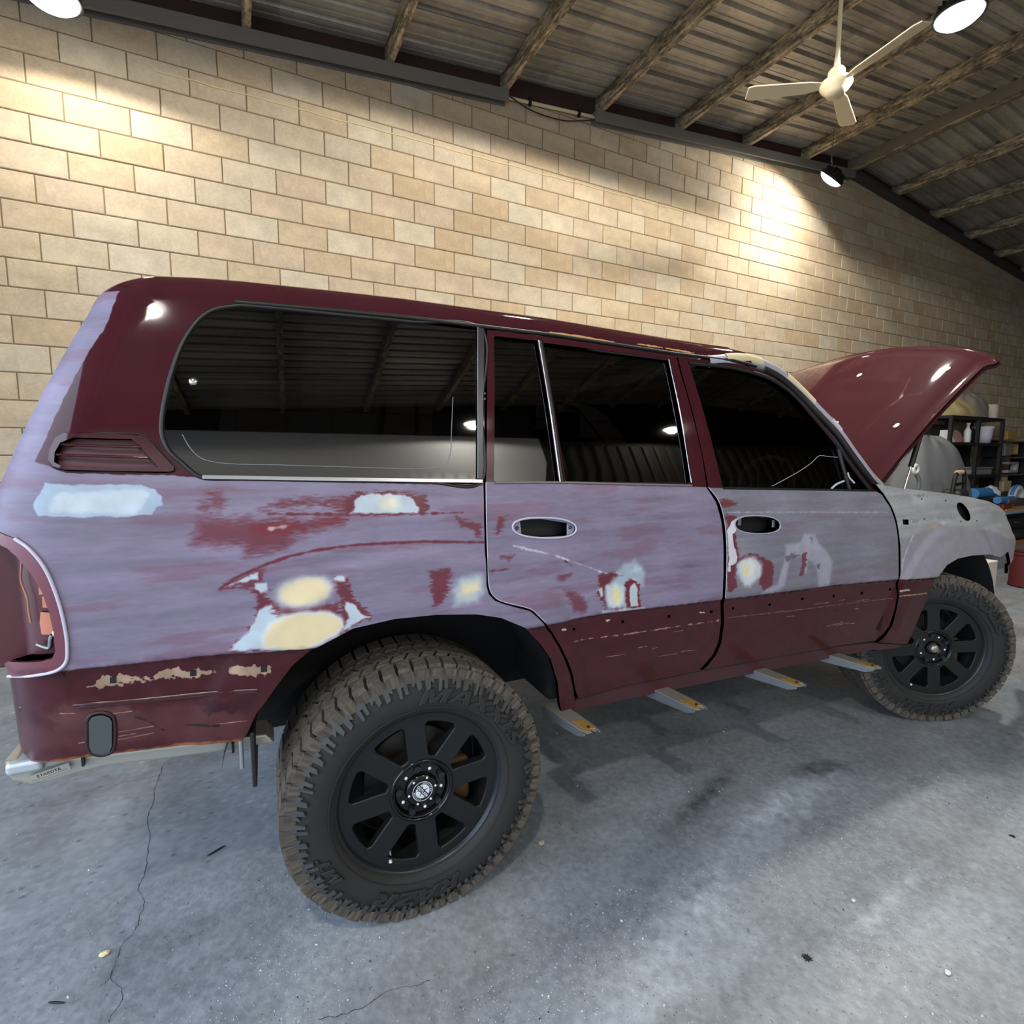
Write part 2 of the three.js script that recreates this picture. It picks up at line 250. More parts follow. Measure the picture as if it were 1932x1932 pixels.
lampAt(6.0, 4.4, 8.7, 'round high bay lamp hanging in front of the ribbed shutter', [0, -1, 0], 1.5, 0.35);
{
  const fx = 3.86, fy = 4.36, fz = 2.29, t = thing('ceiling_fan', 'cream three blade ceiling fan on a long rod', 'fan', [fx, fy, fz]);
  obj('motor', new THREE.LatheGeometry([[0, -0.085], [0.06, -0.08], [0.075, -0.05], [0.1, -0.03], [0.118, 0.0], [0.112, 0.02], [0.075, 0.04], [0.062, 0.06], [0.06, 0.1], [0.045, 0.12], [0, 0.122]].map((p) => new THREE.Vector2(...p)), 40), M.cream, t);
  obj('rod', [bar([0, 0.1, 0], [0, purlinY(fx) - fy + 0.12, 0], 0.016), bar([0, 0.12, 0], [0, 0.2, 0], 0.026, 0.018)], M.cream, t);
  for (let i = 0; i < 3; i++) {
    const s = new THREE.Shape([[0.1, -0.028], [0.2, -0.055], [0.62, -0.07], [0.66, -0.05], [0.66, 0.05], [0.62, 0.06], [0.2, 0.045], [0.1, 0.028]].map((p) => new THREE.Vector2(...p)));
    const b = new THREE.ExtrudeGeometry(s, { depth: 0.006, bevelEnabled: true, bevelSize: 0.003, bevelThickness: 0.002, bevelSegments: 1 }).rotateX(-Math.PI / 2).rotateX(0.2); b.rotateY(0.42 + i * Math.PI * 2 / 3);
    obj('blade', b, M.cream, t);
  }
}
{ // batten light fitting along the purlin beside the fan, with its cable
  const x = 4.62, y = purlinY(4.4) - 0.02, t = thing('batten_fitting', 'pale unlit batten light fitting running beside a purlin', 'light fitting', [x, y, 2.62]);
  obj('body', rbox(0.05, 0.045, 1.5, 0.012, 0, 0.0, 0.75), std(0xd6c8a6, 0.5), t); obj('end_cap', rbox(0.054, 0.05, 0.03, 0.008, 0, 0, 0), M.cream, t);
  for (const k of [0.2, 1.3]) obj('hanger', bar([0, 0.02, k], [0, 0.17, k], 0.006), M.steel, t);
  tag(obj('power_cable', tube([[x - 0.1, y + 0.02, 2.55], [x - 0.1, y + 0.0, 3.0], [x - 0.11, y + 0.035, 3.5], [x - 0.1, y + 0.05, 4.3]], 0.008, 40, 6), M.white), 'white power cable clipped along the purlin above the batten fitting', 'cable');
  tag(obj('pull_cord', tube([[x + 0.02, y - 0.02, 2.65], [x + 0.05, y - 0.06, 2.62], [x + 0.12, y - 0.28, 2.55]], 0.006, 20, 6), M.white), 'short white cord dangling from the end of the batten fitting', 'cord');
}
// ---------------------------------------------------------------- the wagon
// car frame: x forward from the rear hub, y up from the floor, z towards the right-hand (near) side; the side skin is S(s, v)
const YAW = -0.03973, CPOS = [0, 0, 3.6305], CS = Math.cos(YAW), SN = Math.sin(YAW), MID = -0.97;
const car = thing('four_wheel_drive_wagon', 'maroon four wheel drive wagon sanded to lilac and grey primer with its bonnet raised', 'car', CPOS, YAW);
const beltY = (s) => 1.392 - 0.0415 * s;
const RC = 0.15, rearX = (y) => -1.008 + 0.34 * 0.035 * Math.log(1 + Math.exp((y - 1.335) / 0.035)) + 0.15 * Math.max(0, y - 1.39) ** 2 + 0.3 * Math.max(0, y - 1.82) ** 2;
let dripY = () => 99;                                                  // height where the roof rail starts to roll over; filled below
const creaseY = table([[-1.2, 0.962], [-0.86, 0.956], [-0.52, 0.943], [0.38, 0.893], [0.67, 0.9], [1.25, 0.886], [2.0, 0.872], [2.43, 0.851], [3.7, 0.8]]);
const RR = 0.116;
function S(s, v) {
  const y0 = Math.min(v, dripY(s)), t = y0 - beltY(s);
  let inn = t > 0 ? 0.019 + 0.19 * t + 0.1 * t * t : t > -0.2 ? -0.005 + 0.6 * (t + 0.2) ** 2 : -0.005 + 0.12 * (t + 0.2) ** 2;
  inn += 0.06 * clamp(t + 0.115, 0, 0.085);                                                    // shoulder crease under the windows
  inn += 0.012 * sstep(creaseY(s) + 0.004, creaseY(s) - 0.016, y0);                          // recess of the missing side moulding
  const bulge = (cx, cy, a, b, h) => { const d = Math.hypot((s - cx) / a, (y0 - cy) / b); return h * sstep(1.0, 0.9, d) + h * 0.5 * sstep(0.9, 0.72, d); };
  const body = sstep(0.03, -0.05, t);
  inn -= body * bulge(0.0, 0.53, 0.67, 0.68, 0.014) + body * bulge(2.93, 0.5, 0.56, 0.645, 0.016);
  inn += 0.01 * sstep(1.6, 3.4, s);
  let y = y0, roll = 0;
  if (v > y0) { const b0 = Math.atan(0.19 + 0.2 * t), b = Math.min(b0 + (v - y0) / RR, Math.PI / 2); y = y0 + RR * (Math.sin(b) - Math.sin(b0)); roll = RR * (Math.cos(b0) - Math.cos(b)) + Math.max(0, (v - y0) - RR * (Math.PI / 2 - b0)); }
  // plan: straight side, rounded rear corner, rounded nose
  const s0 = rearX(y0) + RC; let x = s, z = -inn, ix = 0, iz = -1;
  if (s < s0) { const a = Math.min((s0 - s) / RC, Math.PI / 2), ex = Math.max(0, (s0 - s) - RC * Math.PI / 2); x = s0 - RC * Math.sin(a); z = -inn - RC * (1 - Math.cos(a)) - ex; ix = Math.sin(a); iz = -Math.cos(a); }
  const s1 = 3.2, RF = 2.0; if (s > s1) { const a = (s - s1) / RF; x = s1 + RF * Math.sin(a); z = -inn - RF * (1 - Math.cos(a)); ix = -Math.sin(a); iz = -Math.cos(a); }
  return [x + ix * roll, y, z + iz * roll];
}
function Sn(s, v) {
  const e = 0.004, a = S(s + e, v), b = S(s - e, v), c = S(s, v + e), d = S(s, v - e);
  return V(a[0] - b[0], a[1] - b[1], a[2] - b[2]).cross(V(c[0] - d[0], c[1] - d[1], c[2] - d[2])).normalize();
}
const world = (q) => [CPOS[0] + CS * q[0] + SN * q[2], q[1], CPOS[2] - SN * q[0] + CS * q[2]];
const carPixel = (q) => pixelOf(...world(q));
function onPlane(u, v, zc) { // photo pixel -> point of the car frame on the plane z = zc
  const k = [(u - CEN) / FOC, -(v - CEN) / FOC, -1], d = [0, 1, 2].map((i) => RX[i] * k[0] + RY[i] * k[1] + RZ[i] * k[2]), e = [EYE[0] - CPOS[0], EYE[1], EYE[2] - CPOS[2]];
  const c = [CS * e[0] - SN * e[2], e[1], SN * e[0] + CS * e[2]], r = [CS * d[0] - SN * d[2], d[1], SN * d[0] + CS * d[2]], t = (zc - c[2]) / r[2];
  return [c[0] + t * r[0], c[1] + t * r[1], zc];
}
function P(u, v, off = 0) { // photo pixel -> (s, v) on the side skin
  let [s, y] = onPlane(u, v, -0.03);
  for (let i = 0; i < 30; i++) {
    const f = carPixel(S(s, y)); const e = 1e-3, fs = carPixel(S(s + e, y)), fy = carPixel(S(s, y + e));
    const a = (fs[0] - f[0]) / e, b = (fy[0] - f[0]) / e, c = (fs[1] - f[1]) / e, d = (fy[1] - f[1]) / e, det = a * d - b * c, r0 = u - f[0], r1 = v - f[1];
    if (Math.abs(r0) + Math.abs(r1) < 0.01) break; const ds = (d * r0 - b * r1) / det, dy = (a * r1 - c * r0) / det; s += clamp(ds, -0.1, 0.1); y += clamp(dy, -0.1, 0.1);
  }
  return [s, y];
}
const PP = (list) => list.map(([u, v]) => P(u, v));
const crop = (ox, oy, k) => (list) => PP(list.map(([x, y]) => [ox + x / k, oy + y / k]));
const cA = crop(0, 500, 3.864), cB = crop(0, 950, 3.512), cC = crop(300, 540, 2.972), cD = crop(880, 600, 3.864), cE = crop(1250, 640, 3.864), cG = crop(1632, 880, 6.44), c1 = crop(1000, 1080, 4.83), c2 = crop(1300, 1060, 4.83);
{
  const pts = PP([[451, 571], [636, 587], [771, 600], [916, 617.5], [1046, 633], [1150, 649], [1277, 668], [1392, 682], [1440, 696]]);
  const f = table([[-0.95, pts[0][1] - 0.055], [-0.8, pts[0][1] - 0.034], [-0.66, pts[0][1] - 0.017], [-0.55, pts[0][1] - 0.006], ...pts]); dripY = f;
}
// ---- panels: an outline in (s, v), triangulated, refined and laid on the skin, with folded edges
function refine(pts, tris, max) {
  const mids = new Map(), out = [], st = tris.slice(), len = (a, b) => Math.hypot(pts[a][0] - pts[b][0], pts[a][1] - pts[b][1]);
  const mid = (a, b) => { const k = a < b ? a * 1e6 + b : b * 1e6 + a; let m = mids.get(k); if (m === undefined) { m = pts.length; pts.push([(pts[a][0] + pts[b][0]) / 2, (pts[a][1] + pts[b][1]) / 2]); mids.set(k, m); } return m; };
  while (st.length) {
    const [a, b, c] = st.pop(), ab = len(a, b), bc = len(b, c), ca = len(c, a), L = Math.max(ab, bc, ca);
    if (L <= max) { out.push([a, b, c]); continue; }
    if (L === ab) { const m = mid(a, b); st.push([a, m, c], [m, b, c]); } else if (L === bc) { const m = mid(b, c); st.push([a, b, m], [a, m, c]); } else { const m = mid(c, a); st.push([a, b, m], [m, b, c]); }
  }
  return out;
}
function panelGeo(outer, holes = [], { off = 0, depth = 0.016, max = 0.03, dom = [0, 1, 0, 1] } = {}) {
  const c = outer.map((p) => new THREE.Vector2(...p)), hs = holes.map((h) => h.map((p) => new THREE.Vector2(...p)));
  if (THREE.ShapeUtils.isClockWise(c)) c.reverse(); hs.forEach((h) => { if (!THREE.ShapeUtils.isClockWise(h)) h.reverse(); });
  const pts = [...c, ...hs.flat()].map((p) => [p.x, p.y]), tris = refine(pts, THREE.ShapeUtils.triangulateShape(c, hs), max);
  const pos = [], nor = [], uv = [], idx = [], nn = [];
  for (const [s, v] of pts) { const p = S(s, v), n = Sn(s, v); nn.push(n); pos.push(p[0] + n.x * off, p[1] + n.y * off, p[2] + n.z * off); nor.push(n.x, n.y, n.z); uv.push((s - dom[0]) / (dom[1] - dom[0]), (v - dom[2]) / (dom[3] - dom[2])); }
  const edges = new Map(); for (const t of tris) { idx.push(...t); for (let i = 0; i < 3; i++) { const a = t[i], b = t[(i + 1) % 3], k = a < b ? a * 1e6 + b : b * 1e6 + a; edges.set(k, edges.has(k) ? null : [a, b]); } }
  if (depth) for (const e of edges.values()) if (e) {
    const [a, b] = e, at = pos.length / 3, A = [pos[a * 3], pos[a * 3 + 1], pos[a * 3 + 2]], B = [pos[b * 3], pos[b * 3 + 1], pos[b * 3 + 2]], q = [A, B, [B[0] - nn[b].x * depth, B[1] - nn[b].y * depth, B[2] - nn[b].z * depth], [A[0] - nn[a].x * depth, A[1] - nn[a].y * depth, A[2] - nn[a].z * depth]];
    const m = V(...B).sub(V(...A)).cross(nn[a]).normalize();
    for (let i = 0; i < 4; i++) { pos.push(...q[i]); nor.push(m.x, m.y, m.z); const w = i === 0 || i === 3 ? a : b; uv.push(uv[w * 2], uv[w * 2 + 1]); } idx.push(at, at + 1, at + 2, at, at + 2, at + 3);
  }
  const g = new THREE.BufferGeometry(); g.setAttribute('position', new THREE.Float32BufferAttribute(pos, 3)); g.setAttribute('normal', new THREE.Float32BufferAttribute(nor, 3)); g.setAttribute('uv', new THREE.Float32BufferAttribute(uv, 2)); g.setIndex(idx); return g;
}
function mirrored(o, parent = car) { const m = o.clone(false); m.scale.z = -1; m.position.z = 2 * MID - o.position.z; parent.add(m); return m; }
const along = (list, off, r, n = 8) => tube(list.map(([s, v]) => { const p = S(s, v), k = Sn(s, v); return [p[0] + k.x * off, p[1] + k.y * off, p[2] + k.z * off]; }), r, list.length * 8, n);
const shrink = (poly, d) => { // inset of an outline by d metres
  const a = poly.map((p) => new THREE.Vector2(...p)), cw = THREE.ShapeUtils.isClockWise(a) ? -1 : 1, n = a.length;
  return a.map((p, i) => { const e0 = p.clone().sub(a[(i + n - 1) % n]).normalize(), e1 = a[(i + 1) % n].clone().sub(p).normalize(), m = new THREE.Vector2(-(e0.y + e1.y), e0.x + e1.x).normalize(), k = Math.max(0.5, m.dot(new THREE.Vector2(-e1.y, e1.x))); return [p.x + m.x * d * cw / k, p.y + m.y * d * cw / k]; });
};
// ---- paint: layers with their own outline on the skin (sanded primer, bare maroon, filler), as the photograph shows
const LILAC = [121, 113, 134], GREYLILAC = [118, 116, 127], PRIMER = [150, 151, 152], MAROON = [62, 26, 32], WORN = [98, 44, 54], WHITE = [172, 183, 193], CREAM = [208, 192, 155], PALE = [146, 145, 158];
const poly = (pts, col, o = {}) => ({ pts, col, rough: 0.6, a: 1, soft: 0.004, nz: 0.006, nf: 60, ...o });
const line = (pts, w, col, o = {}) => poly(pts, col, { open: w, ...o });
const oval = (cx, cy, rx, ry, turn, conv) => conv(Array.from({ length: 20 }, (_, i) => { const a = i / 20 * Math.PI * 2, x = Math.cos(a) * rx, y = Math.sin(a) * ry; return [cx + x * Math.cos(turn) - y * Math.sin(turn), cy + x * Math.sin(turn) + y * Math.cos(turn)]; }));
function paint(dom, W, H, base, layers, worn = 0.22) {
  const col = new Float32Array(W * H * 4);
  for (let j = 0, o = 0; j < H; j++) for (let i = 0; i < W; i++, o += 4) {
    const s = lerp(dom[0], dom[1], (i + 0.5) / W), v = lerp(dom[2], dom[3], (j + 0.5) / H);
    const st = fbm(s * 3.2, v * 46, 4), bl = fbm(s * 4.5 + 9, v * 8, 4), fi = fbm(s * 40, v * 190, 2), mot = sstep(0.56, 0.74, fbm(s * 5 + 31, v * 30, 4)), k = 1 + (st - 0.5) * 0.2 + (bl - 0.5) * 0.2 + (fi - 0.5) * 0.08;
    for (let c = 0; c < 3; c++) col[o + c] = lerp(base[c] * k, WORN[c] * 1.1, mot * worn); col[o + 3] = 0.5 + (st - 0.5) * 0.2;
  }
  for (const L of layers) {
    const ext = L.soft * 2 + L.nz * 2 + (L.open || 0) + 0.003; let a = 1e9, b = -1e9, c = 1e9, d = -1e9; for (const [s, v] of L.pts) { a = Math.min(a, s); b = Math.max(b, s); c = Math.min(c, v); d = Math.max(d, v); }
    const i0 = Math.max(0, Math.floor((a - ext - dom[0]) / (dom[1] - dom[0]) * W)), i1 = Math.min(W - 1, Math.ceil((b + ext - dom[0]) / (dom[1] - dom[0]) * W)), j0 = Math.max(0, Math.floor((c - ext - dom[2]) / (dom[3] - dom[2]) * H)), j1 = Math.min(H - 1, Math.ceil((d + ext - dom[2]) / (dom[3] - dom[2]) * H)), n = L.pts.length;
    for (let j = j0; j <= j1; j++) for (let i = i0; i <= i1; i++) {
      const s = lerp(dom[0], dom[1], (i + 0.5) / W), v = lerp(dom[2], dom[3], (j + 0.5) / H); let dd = 1e9, inside = false;
      for (let k = 0, m = n - 1; k < n; m = k++) {
        if (L.open && k === 0) continue; const [x1, y1] = L.pts[m], [x2, y2] = L.pts[k], ex = x2 - x1, ey = y2 - y1, t = clamp(((s - x1) * ex + (v - y1) * ey) / (ex * ex + ey * ey + 1e-12), 0, 1); dd = Math.min(dd, (s - x1 - ex * t) ** 2 + (v - y1 - ey * t) ** 2);
        if (!L.open && (y1 > v) !== (y2 > v) && s < (x2 - x1) * (v - y1) / (y2 - y1) + x1) inside = !inside;
      }
      let q = Math.sqrt(dd); q = L.open ? L.open - q : inside ? q : -q; if (q < -ext) continue;
      q += L.nz * 2 * (fbm(s * L.nf + 5, v * L.nf * (L.str || 1), 3) - 0.5); const al = L.a * sstep(-L.soft, L.soft, q); if (al <= 0) continue;
      const o = (j * W + i) * 4, k = 1 + (fbm(s * 30 + 70, v * 30, 3) - 0.5) * (L.var ?? 0.12); for (let c2 = 0; c2 < 3; c2++) col[o + c2] = lerp(col[o + c2], L.col[c2] * k, al); col[o + 3] = lerp(col[o + 3], L.rough, al);
    }
  }
  const A = new Uint8Array(W * H * 4), B = new Uint8Array(W * H * 4); for (let o = 0; o < A.length; o += 4) { for (let c = 0; c < 3; c++) A[o + c] = clamp(col[o + c], 0, 255); A[o + 3] = 255; B[o] = B[o + 1] = B[o + 2] = clamp(col[o + 3] * 255, 0, 255); B[o + 3] = 255; }
  const m = finish(A, W, H, true), r = finish(B, W, H, false); for (const t of [m, r]) t.wrapS = t.wrapT = THREE.ClampToEdgeWrapping;
  return new THREE.MeshPhysicalMaterial({ map: m, roughnessMap: r, roughness: 1, metalness: 0.0, specularIntensity: 0.55 });
}
const GLOSS = 0.05;
// the maroon band below the crease, shared by all side panels
const lowBand = (s0, s1) => { const top = [], n = 24; for (let i = 0; i <= n; i++) { const s = lerp(s0, s1, i / n); top.push([s, creaseY(s) - 0.004]); } return poly([...top, [s1, 0.3], [s0, 0.3]], MAROON, { rough: 0.14, soft: 0.003, nz: 0.002, var: 0.25 }); };
const dust = (list) => list.map((p) => poly(p, [122, 96, 88], { a: 0.24, rough: 0.7, soft: 0.03, nz: 0.05, nf: 22 }));
const scratches = (n, s0, s1, y0, y1) => Array.from({ length: n }, () => { const s = rr(s0, s1), y = rr(y0, y1), l = rr(0.02, 0.12); return line([[s, y], [s + l, y + rr(-0.006, 0.004)]], 0.0009, [176, 150, 138], { soft: 0.0008, nz: 0.001, a: 0.8, rough: 0.5 }); });

// quarter panel with pillars and roof rail
const sideRear = (v) => rearX(Math.min(v, 1.9)) + RC - RC * Math.PI / 2 - 0.03;
const winTrim = PP([[451, 571.5], [401, 580], [374, 597], [354, 621], [337, 651], [320, 698], [307, 749], [300, 796], [302, 826], [317, 856], [340, 876], [364, 897], [381, 905], [468, 907], [670, 911], [805, 912.5], [909, 914], [911, 775], [912, 620], [771, 602.5], [636, 589], [515, 576.5]]);
const winGlass = PP([[458, 577], [430, 579], [401, 587], [374, 607], [354, 638], [334, 685], [318, 742], [308, 789], [308, 812], [320, 839], [344, 870], [369, 892], [384, 896], [640, 900], [900, 904], [900.5, 775], [900.5, 617], [771, 606], [600, 590]]);
const vent = cA([[470, 1222], [800, 1225], [1040, 1240], [1110, 1290], [1210, 1400], [1280, 1480], [1275, 1505], [1240, 1516], [800, 1510], [470, 1502], [390, 1475], [358, 1430], [365, 1350], [410, 1260]]);
const lampTray = [...PP([[10, 1026], [40, 1046], [68, 1078], [88, 1113], [102, 1154], [110, 1192], [113, 1231], [106, 1248], [80, 1254], [20, 1254]]), [-1.42, 0.92], [-1.42, 1.32]];
const lampHole = [...PP([[17, 1032], [37, 1050], [63, 1081], [83, 1115], [97, 1155], [105, 1192], [108, 1229], [102, 1243], [80, 1249], [20, 1249]]), [-1.1, 0.93], [-1.1, 1.3]];
const arch = PP([[1056, 1328], [1052, 1287], [1039, 1244], [1020, 1216], [992, 1185], [946, 1166], [900, 1159], [822, 1160], [744, 1168], [666, 1186], [589, 1225], [551, 1256], [520, 1297], [497, 1330], [484, 1345]]);
const gapC = PP([[914, 619], [914, 775], [912, 910], [913, 977], [915, 1045], [918, 1106], [922, 1121], [934, 1134], [950, 1140], [1000, 1153], [1012, 1163], [1026, 1177], [1040, 1198], [1055, 1223], [1066, 1247], [1075, 1271], [1081, 1298], [1083, 1315], [1086, 1323]]);
const railTop = (s) => dripY(s) + RR * (Math.PI / 2 - 0.285);
{
  const rail = []; for (let i = 0; i <= 30; i++) { const s = lerp(-0.98, 1.52, i / 30); rail.push([s, railTop(s)]); }
  const drip = []; for (let i = 0; i <= 16; i++) { const s = lerp(1.52, 0.34, i / 16); drip.push([s, dripY(s) + 0.004]); }
  const low = PP([[467, 1383], [456, 1398], [370, 1406], [256, 1417], [160, 1428], [60, 1436]]);
  const outer = [...gapC, ...PP([[1082, 1345], [1062, 1351]]), ...arch, ...low, [-1.0, low[5][1] + 0.012], [-1.15, low[5][1] + 0.03], [-1.15, 1.3], [sideRear(1.46), 1.46], [sideRear(1.6), 1.6], [sideRear(1.73), 1.73], [sideRear(1.85), 1.85], [-1.0, 1.93], ...rail, ...drip];
  const dom = [-1.12, 0.62, 0.64, 2.08], L = [];
  L.push(poly([...PP([[226, 549], [204, 609], [155, 684], [122, 748], [96, 803], [67, 870], [93, 880], [124, 893], [329, 897], [364, 901], [912, 917]]), [0.7, 1.3], [0.7, 2.3], [-1.3, 2.3], [-1.3, P(226, 549)[1] + 0.015]], MAROON, { rough: GLOSS, soft: 0.002, nz: 0.003, var: 0.06 }));
  L.push(poly(cA([[330, 1590], [500, 1600], [850, 1600], [1050, 1610], [1130, 1640], [1185, 1690], [1185, 1750], [1140, 1770], [1110, 1820], [900, 1835], [400, 1840], [280, 1830], [240, 1750], [290, 1680], [310, 1620]]), [152, 168, 186], { soft: 0.002, nz: 0.004, rough: 0.7 }), poly(cA([[420, 1660], [700, 1650], [1050, 1640], [1080, 1670], [1040, 1760], [980, 1815], [600, 1810], [360, 1800], [350, 1740]]), [178, 190, 200], { soft: 0.006, rough: 0.8 }));
  const R = (pts, a = 0.85, soft = 0.012, col = WORN) => L.push(poly(cC(pts), col, { a, soft, nz: 0.016, str: 4, rough: 0.32 })), W = (pts, col = WHITE, soft = 0.004) => L.push(poly(cC(pts), col, { soft, rough: 0.75, nz: 0.006 }));
  R([[285, 1150], [355, 1150], [370, 1200], [350, 1245], [220, 1248], [240, 1215], [280, 1210]], 0.7); R([[560, 1250], [690, 1205], [880, 1190], [1080, 1195], [1090, 1240], [1060, 1275], [1000, 1250], [880, 1225], [700, 1240]]);
  R([[230, 1310], [520, 1300], [760, 1310], [1040, 1285], [1030, 1330], [900, 1370], [760, 1400], [720, 1470], [480, 1510], [470, 1460], [180, 1445]], 0.8, 0.02); R([[520, 1340], [760, 1318], [820, 1350], [700, 1392], [540, 1392]], 0.9, 0.012, [108, 44, 52]); R([[840, 1345], [1000, 1290], [1040, 1310], [960, 1355]], 0.8, 0.01, [108, 44, 52]);
  L.push(line(cC([[630, 1356], [690, 1348], [740, 1342]]), 0.004, [196, 180, 180], { soft: 0.005, nz: 0.008, a: 0.8 }));
  R([[1670, 1290], [1720, 1320], [1810, 1330], [1805, 1400], [1780, 1405], [1770, 1370], [1690, 1350]], 0.8, 0.006); L.push(line(cC([[600, 1277], [1060, 1280], [1700, 1271]]), 0.0025, WORN, { soft: 0.003 }));
  R([[1050, 1190], [1120, 1155], [1400, 1155], [1490, 1180], [1510, 1250], [1480, 1277], [1060, 1280], [1050, 1240]], 1, 0.005); W([[1095, 1205], [1130, 1172], [1240, 1165], [1380, 1170], [1430, 1200], [1460, 1240], [1452, 1272], [1070, 1276], [1095, 1240]]); W([[1240, 1190], [1320, 1187], [1345, 1230], [1310, 1255], [1250, 1245]], [214, 208, 184], 0.018);
  R([[1520, 1600], [1640, 1585], [1625, 1690], [1590, 1780], [1540, 1795], [1528, 1700]], 0.9, 0.008); W([[1680, 1640], [1810, 1610], [1825, 1700], [1790, 1770], [1660, 1790], [1650, 1700]], [164, 175, 183], 0.016); W([[1705, 1675], [1785, 1650], [1795, 1700], [1740, 1735], [1690, 1735]], [210, 200, 162], 0.016);
  L.push(line(cC([[340, 1700], [420, 1640], [600, 1560], [740, 1512], [880, 1480], [1100, 1450], [1500, 1432], [1820, 1436]]), 0.0035, WORN, { soft: 0.003, nz: 0.003 }));
  R([[340, 1700], [420, 1640], [600, 1588], [575, 1660], [530, 1700], [470, 1680]], 0.8, 0.006); W([[365, 1688], [420, 1655], [555, 1605], [550, 1640], [470, 1662]]);
  R([[440, 1450 + 540], [500, 1932], [540, 1870], [545, 1760], [525, 1690], [610, 1690], [600, 1740], [650, 1785], [640, 1850], [620, 1932], [600, 2040], [380, 2056]], 0.95, 0.005);
  L.push(poly(PP([[490, 1152], [512, 1139], [526, 1150], [517, 1175], [503, 1192], [502, 1223], [430, 1230], [442, 1217], [464, 1195], [480, 1170]]), [164, 178, 188], { rough: 0.75 })); W([[540, 1670], [600, 1665], [602, 1700], [570, 1722], [540, 1700]]);
  R([[985, 1640], [1065, 1640], [1075, 1720], [1115, 1770], [1190, 1850], [1110, 1895], [1020, 1940], [1020, 1850], [1030, 1770], [1000, 1700]], 0.95, 0.005); W([[1040, 1765], [1090, 1775], [1130, 1830], [1180, 1855], [1120, 1880], [1070, 1915], [1030, 1930], [1065, 1860], [1050, 1810]]); W([[970, 1632], [1040, 1625], [1042, 1655], [985, 1652]]);
  R([[640, 1775], [760, 1800], [1000, 1780], [1010, 1850], [880, 1830], [700, 1850], [640, 1830]], 0.9, 0.01);
  L.push(poly(oval(815, 1715, 172, 96, -0.2, cC), [150, 148, 160], { soft: 0.014, nz: 0.004 }), poly(oval(815, 1715, 152, 80, -0.2, cC), [184, 184, 178], { soft: 0.012, nz: 0.004, rough: 0.85 }), poly(oval(815, 1716, 138, 70, -0.2, cC), CREAM, { soft: 0.01, nz: 0.004, rough: 0.9, var: 0.05 }));
  const y2 = PP([[495, 1226], [493, 1200], [508, 1176], [535, 1160], [575, 1153], [622, 1153], [645, 1166], [650, 1182], [640, 1196], [604, 1217], [572, 1230]]); L.push(poly(y2, [190, 196, 196], { soft: 0.008, nz: 0.003 }), poly(shrink(y2, 0.008), CREAM, { soft: 0.008, nz: 0.003, rough: 0.9, var: 0.05 }));
  L.push(lowBand(-1.2, 0.7), ...dust([cB([[150, 1400], [600, 1370], [1500, 1300], [1650, 1400], [1560, 1580], [300, 1690], [120, 1680]]), cB([[250, 1370], [800, 1290], [900, 1420], [300, 1500]])]), ...scratches(7, -0.9, -0.45, 0.72, 0.9));
  const peel = [150, 128, 108]; L.push(poly(cB([[560, 1219], [640, 1190], [620, 1170], [700, 1145], [830, 1135], [850, 1160], [1000, 1140], [1120, 1105], [1180, 1095], [1300, 1110], [1390, 1095], [1420, 1120], [1300, 1152], [1150, 1158], [1020, 1165], [870, 1185], [720, 1217]]), peel, { nz: 0.012, nf: 90, soft: 0.0015, rough: 0.8, var: 0.4 }), poly(cB([[1510, 1112], [1560, 1080], [1640, 1078], [1790, 1085], [1800, 1130], [1640, 1138], [1540, 1142]]), peel, { nz: 0.012, nf: 90, soft: 0.0015, rough: 0.8, var: 0.4 }));
  L.push(poly(cB([[1320, 1330], [1380, 1300], [1560, 1310], [1640, 1270], [1700, 1250], [1690, 1350], [1600, 1380], [1500, 1400], [1400, 1390]]), [52, 20, 28], { nz: 0.02, nf: 70, soft: 0.002, rough: 0.5 }), line(cB([[1210, 1468], [1330, 1470], [1450, 1468]]), 0.0022, [40, 16, 22], { soft: 0.002 }), line(cB([[900, 1415], [1000, 1450], [1080, 1500]]), 0.0013, [50, 24, 28], { soft: 0.001 }));
  const rust = []; for (let i = 0; i < 7; i++) rust.push(lerp(0, 1, i / 6)); L.push(line(PP([[60, 1436], [160, 1427], [256, 1416], [370, 1404], [452, 1396]]), 0.003, [142, 92, 52], { soft: 0.004, nz: 0.005, a: 0.8 }));
  var quarterMat = paint(dom, 1740, 1440, LILAC, L);
  const q = obj('quarter_panel', panelGeo(outer, [winTrim, vent, lampHole], { dom, max: 0.026 }), quarterMat, car); mirrored(q);
}
